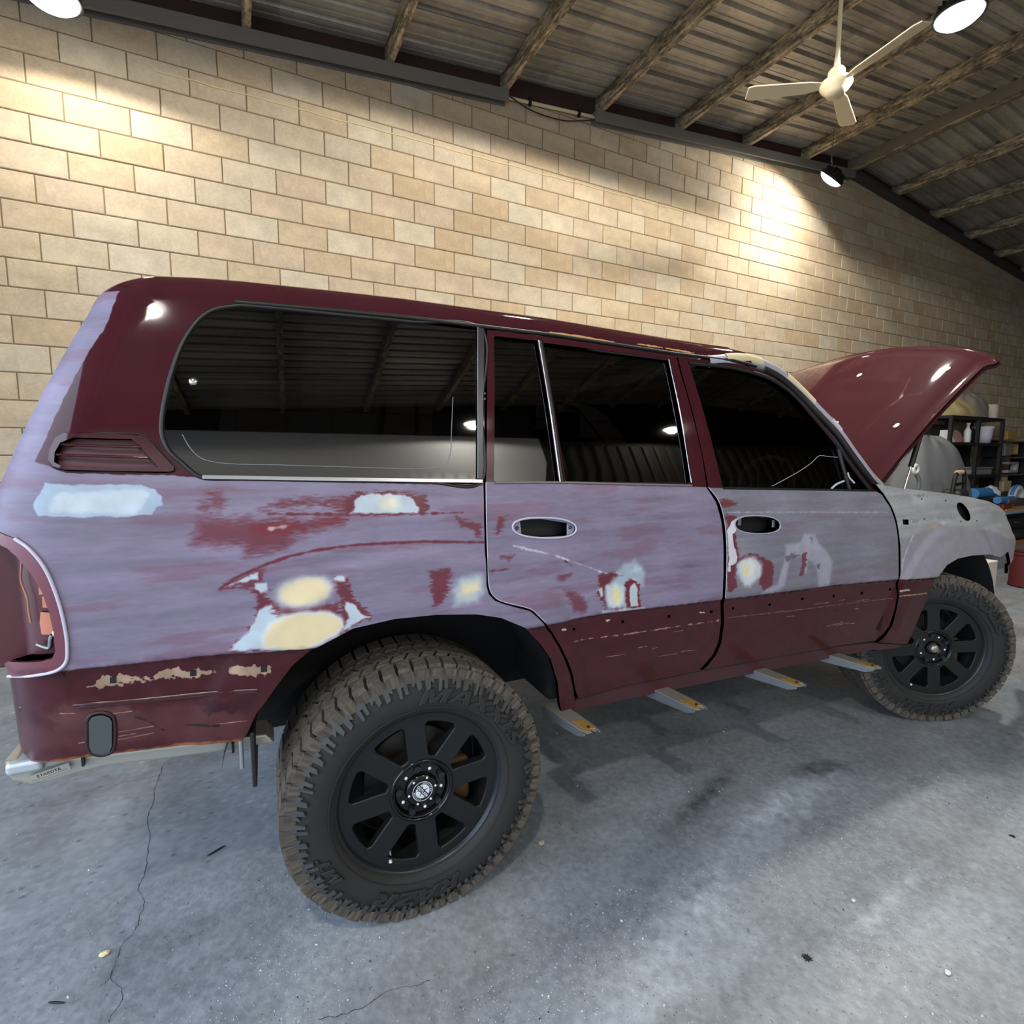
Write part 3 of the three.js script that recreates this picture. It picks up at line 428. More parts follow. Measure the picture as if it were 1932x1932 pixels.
// ---- rear door, front door, front wing
const glassDark = phys(0x050607, 0.02, { specularIntensity: 1, ior: 1.68, transmission: 1, thickness: 0 });
glassDark.color.setRGB(0.004, 0.0045, 0.006); const glassFront = glassDark.clone(); glassFront.color.setRGB(0.03, 0.032, 0.035);
const squareHoles = (list, size = 5) => list.map(([u, v]) => PP([[u - size, v - size * 0.9], [u + size, v - size * 1.1], [u + size, v + size * 0.9], [u - size, v + size * 1.1]]));
const handleOval = (u, v, a, b) => PP(Array.from({ length: 22 }, (_, i) => { const t = i / 22 * Math.PI * 2, c = Math.cos(t), s = Math.sin(t); return [u + a * Math.sign(c) * Math.abs(c) ** 0.8, v + b * Math.sign(s) * Math.abs(s) ** 0.9 + c * a * 0.03]; }));
{
  const outer = PP([[919, 622], [1046, 637.5], [1150, 652.5], [1276, 672.5], [1283.5, 703], [1303.5, 771], [1324.5, 859], [1333.5, 921], [1350, 946], [1361, 985], [1365, 1028], [1365, 1080], [1363, 1128], [1360, 1176], [1355, 1212], [1345, 1235], [1330, 1253], [1318, 1265], [1269, 1276], [1178, 1293.5], [1124, 1309], [1093, 1318], [1088, 1310], [1085, 1297], [1080, 1270], [1071, 1246], [1059, 1221], [1044, 1196], [1030, 1175], [1015, 1160], [1003, 1150], [952, 1136], [938, 1130], [927, 1118], [923, 1105], [920, 1045], [918, 977], [917, 910], [919, 775]]);
  const wA = cD([[200, 130], [515, 165], [590, 600], [672, 1195], [200, 1190]]), wB = cD([[560, 180], [1000, 235], [1475, 300], [1560, 700], [1640, 1200], [722, 1192], [640, 650]]);
  const hand = handleOval(1027, 996, 60, 19), dom = [0.18, 1.32, 0.55, 1.42], L = [];
  const R = (c, pts, a = 0.85, soft = 0.008, col = WORN) => L.push(poly(c(pts), col, { a, soft, nz: 0.012, str: 3, rough: 0.32 })), W = (c, pts, col = WHITE, soft = 0.004) => L.push(poly(c(pts), col, { soft, rough: 0.75 }));
  L.push(poly([[0.1, beltY(0.1) - 0.004], [1.4, beltY(1.4) - 0.004], [1.4, 2], [0.1, 2]], MAROON, { rough: GLOSS, soft: 0.002, nz: 0.001 }));
  R(cD, [[205, 1540], [235, 1450], [310, 1435], [265, 1480], [250, 1565], [225, 1580]]); R(cD, [[250, 1735], [350, 1738], [300, 1772]], 0.7); R(cD, [[160, 1835], [320, 1830], [190, 1855]], 0.7, 0.004); R(cD, [[1000, 1855], [1085, 1845], [1050, 1910], [965, 1930], [970, 1880]]); R(cD, [[640, 1880], [760, 1870], [720, 1910], [650, 1900]], 0.5);
  L.push(line(cD([[480, 1412], [1100, 1412], [1700, 1420]]), 0.002, [118, 106, 132], { soft: 0.003 }), line(cD([[560, 1710], [640, 1735]]), 0.002, [60, 44, 56], { soft: 0.001 }), line(cD([[720, 1770], [770, 1808]]), 0.002, [60, 44, 56], { soft: 0.001 }), line(cD([[340, 1660], [640, 1730], [900, 1820], [1040, 1870]]), 0.002, [178, 172, 190], { soft: 0.003 }));
  W(cD, [[1030, 1905], [1080, 1860], [1150, 1795], [1220, 1765], [1280, 1800], [1300, 1870], [1290, 1960], [1200, 1990], [1100, 1990]], [150, 156, 172], 0.012); W(cD, [[1180, 1880], [1230, 1800], [1270, 1830], [1250, 1900], [1200, 1930]], [176, 190, 202], 0.012);
  R(c1, [[640, 60], [720, 5], [870, 40], [985, 100], [1005, 310], [880, 330], [690, 335], [650, 250], [612, 200]], 0.95, 0.005); W(c1, [[690, 130], [760, 55], [900, -10], [1040, -10], [1030, 60], [960, 60], [880, 95], [870, 200], [885, 320], [700, 332], [685, 200]], [148, 163, 174], 0.01); W(c1, [[705, 130], [780, 100], [850, 140], [862, 250], [820, 318], [725, 310], [692, 220]], [190, 197, 197], 0.012); W(c1, [[755, 150], [810, 155], [822, 255], [780, 290], [748, 235]], [212, 200, 152], 0.012);
  R(c1, [[870, 90], [930, 60], [990, 110], [1003, 250], [1020, 312], [890, 318], [880, 220]], 1, 0.004, [108, 40, 50]); W(c1, [[908, 125], [958, 92], [978, 150], [985, 300], [912, 315], [908, 200]], [168, 182, 188]); W(c1, [[622, 150], [658, 140], [664, 220], [640, 230]]); R(c1, [[320, 170], [400, 180], [480, 230], [520, 300], [500, 370], [400, 360], [370, 270]], 0.75, 0.012); R(c1, [[240, 25], [380, 20], [350, 60], [260, 55]], 0.5);
  W(c1, [[660, 350], [1050, 318], [1050, 330], [800, 352], [660, 372]], [176, 176, 188]);
  L.push(lowBand(0.1, 1.4), line(c1([[400, 632], [900, 560], [1350, 492], [1720, 437]]), 0.0011, [152, 110, 100], { soft: 0.001 }), ...scratches(6, 0.6, 1.2, 0.66, 0.86));
  for (const [x, y] of [[310, 522], [707, 437], [1570, 365]]) L.push(poly(oval(x, y, 22, 9, 0, c1), [178, 168, 160], { soft: 0.001, nz: 0.004, nf: 150 }));
  const d = obj('rear_door', panelGeo(outer, [wA, wB, hand, ...squareHoles([[1083, 1187], [1175, 1173], [1262, 1163], [1342, 1154]], 2.6)], { dom, max: 0.028 }), paint(dom, 1140, 870, LILAC, L), car); mirrored(d);
  obj('door_edge', along(outer.slice(28).reverse().filter(([s, v]) => v > creaseY(s) && v < beltY(s)), 0.0, 0.0016, 6), std(0xb9b4c4, 0.45), d);
  const fx = obj('fixed_glass', panelGeo(shrink(wA, -0.006), [], { off: -0.012, depth: 0.004, max: 0.1 }), glassDark, d), dg = obj('drop_glass', panelGeo(shrink(wB, -0.006), [], { off: -0.016, depth: 0.004, max: 0.1 }), glassDark, d);
  obj('window_bar', along(cD([[540, 170], [612, 600], [697, 1195]]), -0.004, 0.011), M.rubberTrim, d); obj('window_bar_bead', along(cD([[524, 168], [596, 600], [680, 1195]]), 0.004, 0.0028), M.chrome, d); obj('window_bead', along(cD([[1478, 300], [1562, 700], [1643, 1200]]), -0.002, 0.0028), M.chrome, d);
  obj('window_seal', along(cD([[205, 1200], [700, 1200], [1200, 1212], [1640, 1222]]), 0.002, 0.004), std(0x6d6a6d, 0.5), d); obj('window_seal', along(cD([[198, 1190], [198, 700], [200, 132], [1000, 238], [1475, 300]]), -0.006, 0.004), M.rubberTrim, d);
  obj('handle_recess', panelGeo(shrink(hand, -0.002), [cD([[398, 1468], [560, 1466], [742, 1495], [742, 1590], [560, 1600], [412, 1600]])], { off: -0.01, depth: 0.004, max: 0.05 }), std(0x8d859c, 0.5), d);
  obj('handle_rim', along([...hand, hand[0]], 0.001, 0.0035), std(0xb4b0c2, 0.45), d); obj('handle_cavity', panelGeo(shrink(hand, -0.001), [], { off: -0.06, depth: 0, max: 0.1 }), M.black, d);
  for (const [x, y] of [[378, 1533], [765, 1530]]) { const p = P(880 + x / 3.864, 600 + y / 3.864), q = S(...p); obj('screw', new THREE.TorusGeometry(0.0045, 0.0018, 6, 14).translate(q[0], q[1], q[2] - 0.008), M.darkMetal, d); }
}
{
  const outer = PP([[1278.5, 673], [1392, 687], [1430, 697], [1462, 713], [1503, 752], [1542, 796], [1568, 826], [1606, 876], [1646, 922], [1664, 934], [1679, 957], [1689, 985], [1694, 1015], [1695.5, 1080], [1692.5, 1121], [1688, 1148], [1678, 1180], [1666, 1196], [1651, 1209], [1590, 1217], [1507, 1232], [1428, 1246], [1326, 1264], [1336, 1255], [1351, 1236], [1361, 1213], [1366, 1176], [1369, 1128], [1371, 1080], [1371, 1028], [1367, 984], [1356, 945], [1336.5, 919], [1326.5, 862], [1309.5, 787], [1288.5, 712]]);
  const win = cE([[190, 172], [560, 217], [720, 265], [850, 325], [980, 442], [1130, 592], [1280, 765], [1345, 860], [1400, 950], [1510, 1098], [1000, 1090], [438, 1080], [330, 640]]), hand = handleOval(1429, 990, 43, 17), dom = [1.12, 2.5, 0.52, 1.36], L = [];
  const R = (pts, a = 0.9, soft = 0.006, col = WORN) => L.push(poly(cE(pts), col, { a, soft, nz: 0.01, str: 2, rough: 0.32 })), W = (pts, col = WHITE, soft = 0.004) => L.push(poly(cE(pts), col, { soft, rough: 0.75 }));
  L.push(poly([[1, beltY(1) - 0.006], [2.6, beltY(2.6) - 0.006], [2.6, 2], [1, 2]], MAROON, { rough: GLOSS, soft: 0.002, nz: 0.001 }));
  R([[408, 1168], [470, 1170], [545, 1195], [540, 1212], [430, 1222]]); R([[450, 1275], [540, 1290], [530, 1420], [545, 1520], [560, 1600], [640, 1558], [760, 1600], [810, 1650], [800, 1800], [740, 1825], [700, 1780], [720, 1700], [690, 1620], [600, 1600], [540, 1640], [530, 1720], [545, 1800], [490, 1850], [470, 1820], [475, 1650], [480, 1400]]);
  W([[500, 1330], [545, 1305], [530, 1400], [510, 1420], [520, 1500], [550, 1590], [530, 1640], [495, 1650], [492, 1692], [480, 1690], [485, 1620], [480, 1500], [470, 1400]], [200, 198, 204], 0.002);
  W([[900, 1500], [1010, 1480], [1030, 1420], [1110, 1415], [1130, 1480], [1200, 1550], [1240, 1620], [1210, 1800], [1130, 1815], [1120, 1650], [1060, 1600], [1050, 1700], [1000, 1720], [1030, 1600], [960, 1560], [920, 1640], [890, 1800], [800, 1850], [720, 1855], [840, 1780], [890, 1600]], PALE, 0.012); R([[1020, 1560], [1052, 1560], [1045, 1650], [1030, 1720], [998, 1722], [1010, 1660]], 0.8, 0.004); R([[895, 1590], [940, 1565], [1000, 1575], [930, 1610], [900, 1630]], 0.7, 0.005, [84, 70, 84]); R([[1120, 1640], [1160, 1630], [1140, 1680]], 0.6, 0.004, [70, 62, 74]); R([[1070, 1440], [1095, 1450], [1085, 1490]], 0.6, 0.004, [100, 92, 108]);
  W([[545, 1640], [600, 1590], [680, 1590], [725, 1640], [720, 1720], [660, 1780], [640, 1800], [600, 1800], [570, 1750], [545, 1700]], [188, 194, 200], 0.014); W([[580, 1630], [640, 1610], [680, 1660], [660, 1720], [610, 1740], [575, 1690]], [204, 204, 197], 0.014); W([[592, 1650], [620, 1650], [628, 1700], [606, 1716], [590, 1690]], [214, 202, 150], 0.01);
  L.push(line(cE([[480, 1262], [1000, 1260], [1640, 1262]]), 0.002, [150, 148, 160], { soft: 0.004, nz: 0.004 }), lowBand(1, 2.6), line(c2([[340, 510], [900, 450], [1400, 385], [1850, 335]]), 0.0012, [118, 92, 78], { soft: 0.001, nz: 0.002 }), ...scratches(9, 1.4, 2.3, 0.62, 0.84));
  const d = obj('front_door', panelGeo(outer, [win, hand, ...squareHoles([[1383, 1148], [1452, 1141], [1514, 1130], [1573, 1124.5], [1626, 1119], [1679, 1112]], 2.2)], { dom, max: 0.03 }), paint(dom, 1240, 760, GREYLILAC, L, 0.1), car); mirrored(d);
  obj('door_edge', along(outer.slice(23, 33).filter(([s, v]) => v > creaseY(s) && v < beltY(s)), 0.0, 0.0016, 6), std(0xb4b0be, 0.45), d);
  obj('drop_glass', panelGeo(shrink(win, -0.006), [], { off: -0.016, depth: 0.004, max: 0.1 }), glassFront, d);
  obj('window_bar', along(cE([[1282, 770], [1325, 930], [1372, 1096]]), -0.006, 0.009), M.rubberTrim, d); obj('window_seal', along(cE([[190, 172], [560, 217], [850, 322], [1130, 592], [1400, 950], [1515, 1100]]), -0.002, 0.008), M.rubberTrim, d); obj('window_seal', along(cE([[190, 172], [330, 640], [438, 1080]]), -0.004, 0.003), std(0x5a5658, 0.4), d); obj('window_seal', along(cE([[438, 1086], [1000, 1094], [1515, 1104]]), 0.0, 0.005), M.rubberTrim, d);
  obj('handle_rim', along([...hand, hand[0]], 0.001, 0.003), std(0x9b9ba6, 0.45), d); obj('handle_cavity', panelGeo(shrink(hand, -0.001), [], { off: -0.06, depth: 0, max: 0.1 }), M.black, d);
  for (const [x, y] of [[590, 1335], [838, 1350]]) { const q = S(...P(1250 + x / 3.864, 640 + y / 3.864)); obj('handle_bracket', rbox(0.016, 0.03, 0.006, 0.002, q[0], q[1], q[2] - 0.02), M.galv, d); }
  obj('glass_crack', along(cE([[820, 1068], [920, 1015], [1040, 945], [1110, 895], [1165, 845], [1230, 850], [1300, 856]]), -0.0148, 0.0011, 6), std(0xb9b4a8, 0.5), d); obj('mirror_mount', along(cE([[1250, 1090], [1290, 1055], [1345, 1030]]), -0.0145, 0.0045, 8), std(0xc4c6cb, 0.5), d); obj('mirror_mount', along(cE([[1372, 968], [1382, 1000], [1420, 1045]]), -0.0145, 0.004, 8), std(0xc4c6cb, 0.5), d);
  obj('latch_rod', bar([...S(...P(1402, 985)).slice(0, 2), -0.04], [...S(...P(1406, 1004)).slice(0, 2), -0.04], 0.003), std(0x7a5a30, 0.5, 0.6), d);
}
{
  const outer = PP([[1652, 913], [1668, 916], [1700, 921], [1731, 924.5], [1787, 931], [1831, 938], [1865, 946], [1885, 955], [1895, 965], [1901, 981], [1910, 1004], [1916, 1028], [1920, 1054], [1917, 1068], [1908, 1067], [1887, 1051], [1865, 1046], [1834, 1048], [1807, 1054], [1787, 1066], [1772, 1086], [1761, 1101], [1753, 1121], [1741, 1147], [1728, 1180], [1712, 1215], [1657, 1212], [1672, 1198], [1684, 1180], [1692, 1148], [1696, 1121], [1699, 1084], [1699, 1030], [1697, 1014], [1692, 983], [1682, 955], [1667, 931]]);
  const hole = PP(Array.from({ length: 18 }, (_, i) => { const t = i / 18 * Math.PI * 2, a = Math.cos(t) * 20, b = Math.sin(t) * 9, k = 1.02; return [1818 + a * Math.cos(k) - b * Math.sin(k), 965.5 + a * Math.sin(k) + b * Math.cos(k)]; })), sq = PP([[1703, 980], [1714, 980], [1714.5, 990], [1704, 990]]);
  const dom = [2.2, 3.75, 0.5, 1.4], L = [], W = (pts, col, soft = 0.01, a = 1) => L.push(poly(cG(pts), col, { soft, a, rough: 0.6, nz: 0.012 }));
  W([[430, 900], [900, 700], [1500, 780], [1800, 900], [1840, 1150], [1200, 1100], [900, 1340], [430, 1350]], [138, 134, 146], 0.012, 0.8); W([[560, 340], [700, 330], [800, 380], [760, 450], [600, 470]], [164, 168, 168], 0.03); W([[720, 740], [800, 690], [900, 690], [860, 740], [760, 770]], [160, 150, 128], 0.012, 0.9); W([[910, 680], [980, 670], [960, 720]], [196, 180, 186], 0.01); W([[880, 600], [1100, 600], [1110, 630], [900, 650]], [134, 140, 146], 0.012, 0.8);
  W([[600, 350], [700, 338], [760, 360], [650, 375]], [120, 116, 112], 0.006, 0.7);
  L.push(line(cG([[590, 840], [540, 930], [500, 1040], [460, 1160], [450, 1250]]), 0.003, [186, 188, 198], { soft: 0.004, nz: 0.004 }), lowBand(2.1, 3.8), ...[[690, 395], [980, 415], [720, 640], [1360, 660], [1165, 668]].map(([x, y]) => poly(oval(x, y, 8, 10, 0.4, cG), [30, 28, 28], { soft: 0.0008, nz: 0 })));
  const sc = crop(1582, 1030, 5.52); L.push(line(sc([[640, 525], [760, 512], [915, 494]]), 0.003, [150, 124, 92], { soft: 0.002, nz: 0.004 }), line(sc([[645, 470], [690, 462], [735, 460]]), 0.004, [170, 160, 150], { soft: 0.002, nz: 0.004 }));
  const f = obj('front_wing', panelGeo(outer, [hole, sq], { dom, max: 0.026 }), paint(dom, 1160, 680, PRIMER, L, 0.05), car); mirrored(f);
  obj('aerial_hole', panelGeo(shrink(hole, -0.03), [], { off: -0.03, depth: 0, max: 0.1 }), M.black, f); obj('indicator_hole', panelGeo(shrink(sq, -0.002), [], { off: -0.03, depth: 0, max: 0.1 }), M.black, f);
  const q = S(...P(1727, 983.5)); obj('badge_mark', rbox(0.05, 0.018, 0.003, 0.0012, q[0], q[1], q[2]), std(0x888b8f, 0.6), f);
}
// ---- quarter window, vent, tail lamp opening
{
  const g = obj('quarter_window', panelGeo(shrink(winTrim, 0.009), [], { off: -0.004, depth: 0.006, max: 0.035 }), glassDark, car);
  obj('window_rubber', along([...shrink(winTrim, 0.005), shrink(winTrim, 0.005)[0]], -0.003, 0.0065), M.rubberTrim, g);
  obj('chrome_strip', panelGeo(PP([[382, 897], [640, 901.5], [909, 905.5], [909, 911], [640, 908], [382, 904]]), [], { off: 0.006, depth: 0.008, max: 0.02 }), M.chrome, g);
  obj('pillar_strip', panelGeo(PP([[901, 619], [912, 621], [910.5, 775], [909, 903], [901, 903], [901, 775]]), [], { off: 0.004, depth: 0.006, max: 0.06 }), std(0x3a3c3f, 0.35, 0.5), g);
  obj('pillar_bead', along(PP([[901, 618], [901, 775], [901, 903]]), 0.003, 0.002), std(0x707478, 0.3, 0.6), g);
  const q = S(...P(365, 720)), n = Sn(...P(365, 720)); const cap = obj('latch_cap', new THREE.SphereGeometry(0.011, 20, 12).scale(1, 1, 0.55), M.chrome, g); cap.position.set(q[0] + n.x * 0.002, q[1] + n.y * 0.002, q[2] + n.z * 0.002); cap.quaternion.setFromUnitVectors(V(0, 0, 1), n);
  obj('ceramic_line', [along(cC([[130, 830], [170, 900], [230, 960], [330, 988], [700, 1002], [1100, 1014], [1500, 1022], [1590, 1010], [1630, 960], [1642, 800], [1650, 620]]), -0.003, 0.0011, 6)], std(0x77797c, 0.6), g);
}
{
  const mesh = dataTex(256, 256, (i, j) => { const a = (i + (Math.floor(j / 8) % 2) * 4) % 8 - 3.5, b = j % 8 - 3.5, k = a * a + b * b < 7 ? 0.25 : 1; return [92 * k, 44 * k, 52 * k]; }); mesh.repeat.set(14, 14);
  const g = obj('vent_frame', panelGeo(shrink(vent, 0.002), [cA([[540, 1262], [760, 1268], [960, 1272], [1010, 1310], [1090, 1400], [1160, 1478], [800, 1478], [440, 1462], [405, 1440], [410, 1370], [450, 1300]])], { off: 0.006, depth: 0.014, max: 0.02, dom: [-1.12, 0.62, 0.64, 2.08] }), phys(0x3e1a20, 0.5, { specularIntensity: 0.05, clearcoat: 1, clearcoatRoughness: 0.05 }), car);
  obj('vent_mesh', panelGeo(shrink(vent, 0.004), [], { off: -0.014, depth: 0, max: 0.05 }), std(0xffffff, 0.55, 0, { map: mesh }), g);
  obj('vent_bar', along(cA([[425, 1306], [700, 1318], [1020, 1328]]), 0.0, 0.0032), M.maroon, g); obj('vent_bar', along(cA([[400, 1382], [700, 1392], [1080, 1405]]), 0.0, 0.0032), M.maroon, g);
  obj('vent_gasket', along([...vent, vent[0]], -0.001, 0.0022), M.black, g);
}
{
  const rim = [[-1.13, 1.33], ...PP([[31, 1016], [57, 1035], [85, 1070], [105, 1115], [120, 1166], [128, 1220], [125, 1249], [111, 1262], [71, 1271], [20, 1275]]), [-1.13, 0.9]];
  const g = obj('tail_lamp_flange', panelGeo(rim, [shrink(lampHole, 0.003)], { off: 0.003, depth: 0.004, max: 0.03 }), std(0x6b3a45, 0.4), car);
  obj('flange_bead', along(rim.slice(1, 11), 0.004, 0.004), std(0xb7b2c4, 0.4), g);
  obj('lamp_tray', panelGeo(lampTray, [], { off: -0.04, depth: 0, max: 0.04 }), phys(0x4a1c22, 0.35), g);
  obj('tray_wall', panelGeo(shrink(lampHole, -0.002), [shrink(lampHole, 0.004)], { off: -0.002, depth: 0.05, max: 0.04 }), phys(0x47181f, 0.3), g);
  const salmon = std(0xb9735a, 0.6);
  for (const p of [[[165, 425], [220, 430], [225, 480], [195, 530], [290, 580], [300, 630], [175, 632]], [[200, 645], [300, 645], [310, 690], [340, 725], [205, 720]], [[185, 750], [355, 755], [350, 810], [320, 850], [290, 905], [190, 905], [175, 825]]]) obj('inner_plate', panelGeo(cB(p), [], { off: -0.034, depth: 0.012, max: 0.03 }), salmon, g);
  for (const [x, y] of [[237, 507], [345, 888]]) { const k = P(x / 3.512, 950 + y / 3.512), q = S(...k), n = Sn(...k), b = obj('lamp_bolt', new THREE.LatheGeometry([[0, 0.012], [0.006, 0.012], [0.008, 0.008], [0.011, 0.004], [0.012, 0], [0, 0]].map((p) => new THREE.Vector2(...p)), 18).rotateX(Math.PI / 2), std(0xd8cfa8, 0.4, 0.3), g); b.position.set(q[0] - n.x * 0.03, q[1] - n.y * 0.03, q[2] - n.z * 0.03); b.quaternion.setFromUnitVectors(V(0, 0, 1), n); }
  obj('lamp_side_plate', rbox(0.12, 0.36, 0.012, 0.004, -0.97, 1.12, -0.135), phys(0x4a1c22, 0.4), g);
  obj('lamp_wire', along(cB([[60, 340], [45, 420], [38, 530], [60, 590], [90, 660], [98, 740], [115, 820]]), -0.03, 0.0022, 6), std(0x9a6a52, 0.5), g);
  obj('lamp_bracket', along(cB([[170, 965], [230, 985], [270, 990], [285, 930], [300, 900]]), -0.028, 0.005, 8), M.steel, g);
}
// clip holes and drain plug on the lower quarter
{
  for (const [u, v] of [[213.5, 1283], [364.5, 1269.5], [498, 1262]]) obj('clip_hole', panelGeo(PP([[u - 6, v - 5], [u + 6, v - 6], [u + 6, v + 5], [u - 6, v + 6]]), [], { off: 0.0015, depth: 0.003, max: 0.03 }), M.black, car);
  const plug = cB([[592, 1440], [610, 1410], [650, 1396], [690, 1396], [730, 1412], [745, 1440], [745, 1600], [728, 1640], [690, 1655], [650, 1655], [612, 1640], [594, 1600]]);
  obj('rubber_plug', panelGeo(plug, [], { off: 0.006, depth: 0.008, max: 0.02 }), std(0x43484a, 0.7), car); obj('plug_recess', along([...shrink(plug, -0.004), shrink(plug, -0.004)[0]], 0.0, 0.005), std(0x2c1216, 0.5), car);
  const ledge = PP([[37, 1336], [150, 1330], [270, 1320], [399, 1307], [486, 1302]]); obj('body_ledge', along(ledge, -0.002, 0.006), phys(0x3e1a20, 0.25), car); obj('body_ledge', along(ledge.map(([s, v]) => [s, v - 0.006]), -0.002, 0.004), M.maroon, car);
}
// drip rail, flaking paint above the doors
{
  const d = []; for (let i = 0; i <= 30; i++) { const s = lerp(-0.46, 1.54, i / 30); d.push([s, dripY(s) + 0.001]); }
  obj('drip_rail', along(d, 0.001, 0.0065), M.rubberTrim, car);
  const flake = std(0xb98d55, 0.7, 0.2);
  for (const [a, b] of [[[1037, 627], [1158, 645.5]], [[1202, 649.5], [1250, 656.5]], [[1255, 657], [1310, 667]], [[1335, 671], [1392, 680]]]) { const A = P(...a), B = P(...b), top = [], bot = []; for (let i = 0; i <= 16; i++) { const t = i / 16, s = lerp(A[0], B[0], t), v = lerp(A[1], B[1], t), w = 0.006 * Math.sin(Math.PI * clamp(t, 0.06, 0.94)) ** 0.4; top.push([s, v + w * rr(0.3, 1)]); bot.unshift([s, v - w * rr(0.3, 0.9)]); } obj('flaking_paint', panelGeo([...top, ...bot], [], { off: 0.0016, depth: 0.0016, max: 0.04 }), flake, car); }
}
// ---- sills, roof, pillars, screens
{
  const top = PP([[1092, 1323], [1124, 1313], [1178, 1298], [1269, 1281], [1321, 1269.5], [1428, 1250.5], [1507, 1236.5], [1590, 1221.5], [1656, 1215], [1710, 1218]]), bot = PP([[1700, 1224], [1650, 1228], [1590, 1240], [1507, 1257], [1400, 1278], [1269, 1305], [1180, 1324], [1124, 1336], [1075, 1348]]);
  const s = obj('sill', panelGeo([...top, ...bot], [], { off: -0.012, depth: 0.05, max: 0.04 }), phys(0x3e1a20, 0.3), car); mirrored(s);
  const st = PP([[1088, 1322], [1124, 1312], [1178, 1296.5], [1269, 1279], [1321, 1268], [1428, 1248.5], [1507, 1234.5], [1590, 1220], [1652, 1213]]); obj('sill_seal', along(st, -0.012, 0.005), M.rubberTrim, car);
}
{
  const pos = [], nor = [], idx = [], NX = 40, NW = 16; const g = new THREE.BufferGeometry();
  const pt = (i, w) => { const s = lerp(-0.98, 1.52, i / NX), e = S(s, railTop(s) - 0.002), t = w / NW, y = e[1] + 0.035 * (1 - (2 * t - 1) ** 4) - 0.0005; return [lerp(e[0], e[0], t), y, lerp(e[2], 2 * MID - e[2], t)]; };
  for (let i = 0; i <= NX; i++) for (let w = 0; w <= NW; w++) pos.push(...pt(i, w)); for (let i = 0; i < NX; i++) for (let w = 0; w < NW; w++) { const a = i * (NW + 1) + w; idx.push(a, a + 1, a + NW + 1, a + 1, a + NW + 2, a + NW + 1); }
  g.setAttribute('position', new THREE.Float32BufferAttribute(pos, 3)); g.setIndex(idx); g.computeVertexNormals(); obj('roof', g, phys(0x3e1a20, 0.5, { specularIntensity: 0.05, clearcoat: 1, clearcoatRoughness: 0.05 }), car);
  const hl = std(0xa39c92, 0.95); const dn = g.clone().translate(0, -0.03, 0); obj('headlining', dn, hl, car);
  // A pillars: roof rail running down to the cowl
  const path = [[1330, 683], [1396, 680], [1436, 690], [1466, 706], [1502, 737], [1540, 776], [1573, 811], [1606, 857], [1640, 902], [1656, 918]].map(([u, v]) => { const k = onPlane(u, v, -0.17 - 0.06 * sstep(1350, 1500, u) + 0.1 * sstep(1480, 1650, u)); return V(...k); });
  const pil = obj('a_pillar', tube(path, 0.029, 60, 14), std(0x9c99a6, 0.5), car); mirrored(pil);
  const pts = path.map((p) => p.clone().add(V(-0.012, -0.016, 0.02))); const gut = obj('pillar_gutter', tube(pts.slice(2), 0.016, 50, 10), std(0x2a2324, 0.4), car); mirrored(gut);
  for (const [a, b, c] of [[0.05, 0.2, 0xc9bd98], [0.36, 0.52, 0xd2c49c], [0.62, 0.68, 0xb9b4bf]]) { const cv = new THREE.CatmullRomCurve3(path); obj('filler_patch', tube(Array.from({ length: 6 }, (_, i) => cv.getPoint(lerp(a, b, i / 5)).add(V(0.004, 0.004, 0.004))), 0.0262, 16, 12), std(c, 0.8), pil); }
  // windscreen between the pillars, cowl, tailgate
  const ws = []; const wi = []; for (let i = 0; i < path.length; i++) for (let k = 0; k <= 8; k++) { const t = k / 8, p = path[i]; ws.push(p.x + 0.1 * Math.sin(Math.PI * t) * (1 - i / 14), p.y - 0.01, lerp(p.z - 0.03, 2 * MID - p.z + 0.03, t)); }
  for (let i = 0; i < path.length - 1; i++) for (let k = 0; k < 8; k++) { const a = i * 9 + k; wi.push(a, a + 9, a + 1, a + 1, a + 9, a + 10); } const wg = new THREE.BufferGeometry(); wg.setAttribute('position', new THREE.Float32BufferAttribute(ws, 3)); wg.setIndex(wi); wg.computeVertexNormals(); obj('windscreen', wg, glassFront, car);
  obj('cowl', rbox(0.34, 0.05, 1.5, 0.02, 2.42, 1.235, MID), M.black, car);
  obj('tailgate', [rbox(0.04, 0.62, 1.36, 0.015, -0.985, 1.1, MID)], M.lilac, car);
  const tg = rbox(0.03, 0.5, 1.2, 0.012, 0, 0, 0).rotateZ(-0.42).translate(-0.85, 1.63, MID); obj('rear_window', tg, glassDark, car);
}
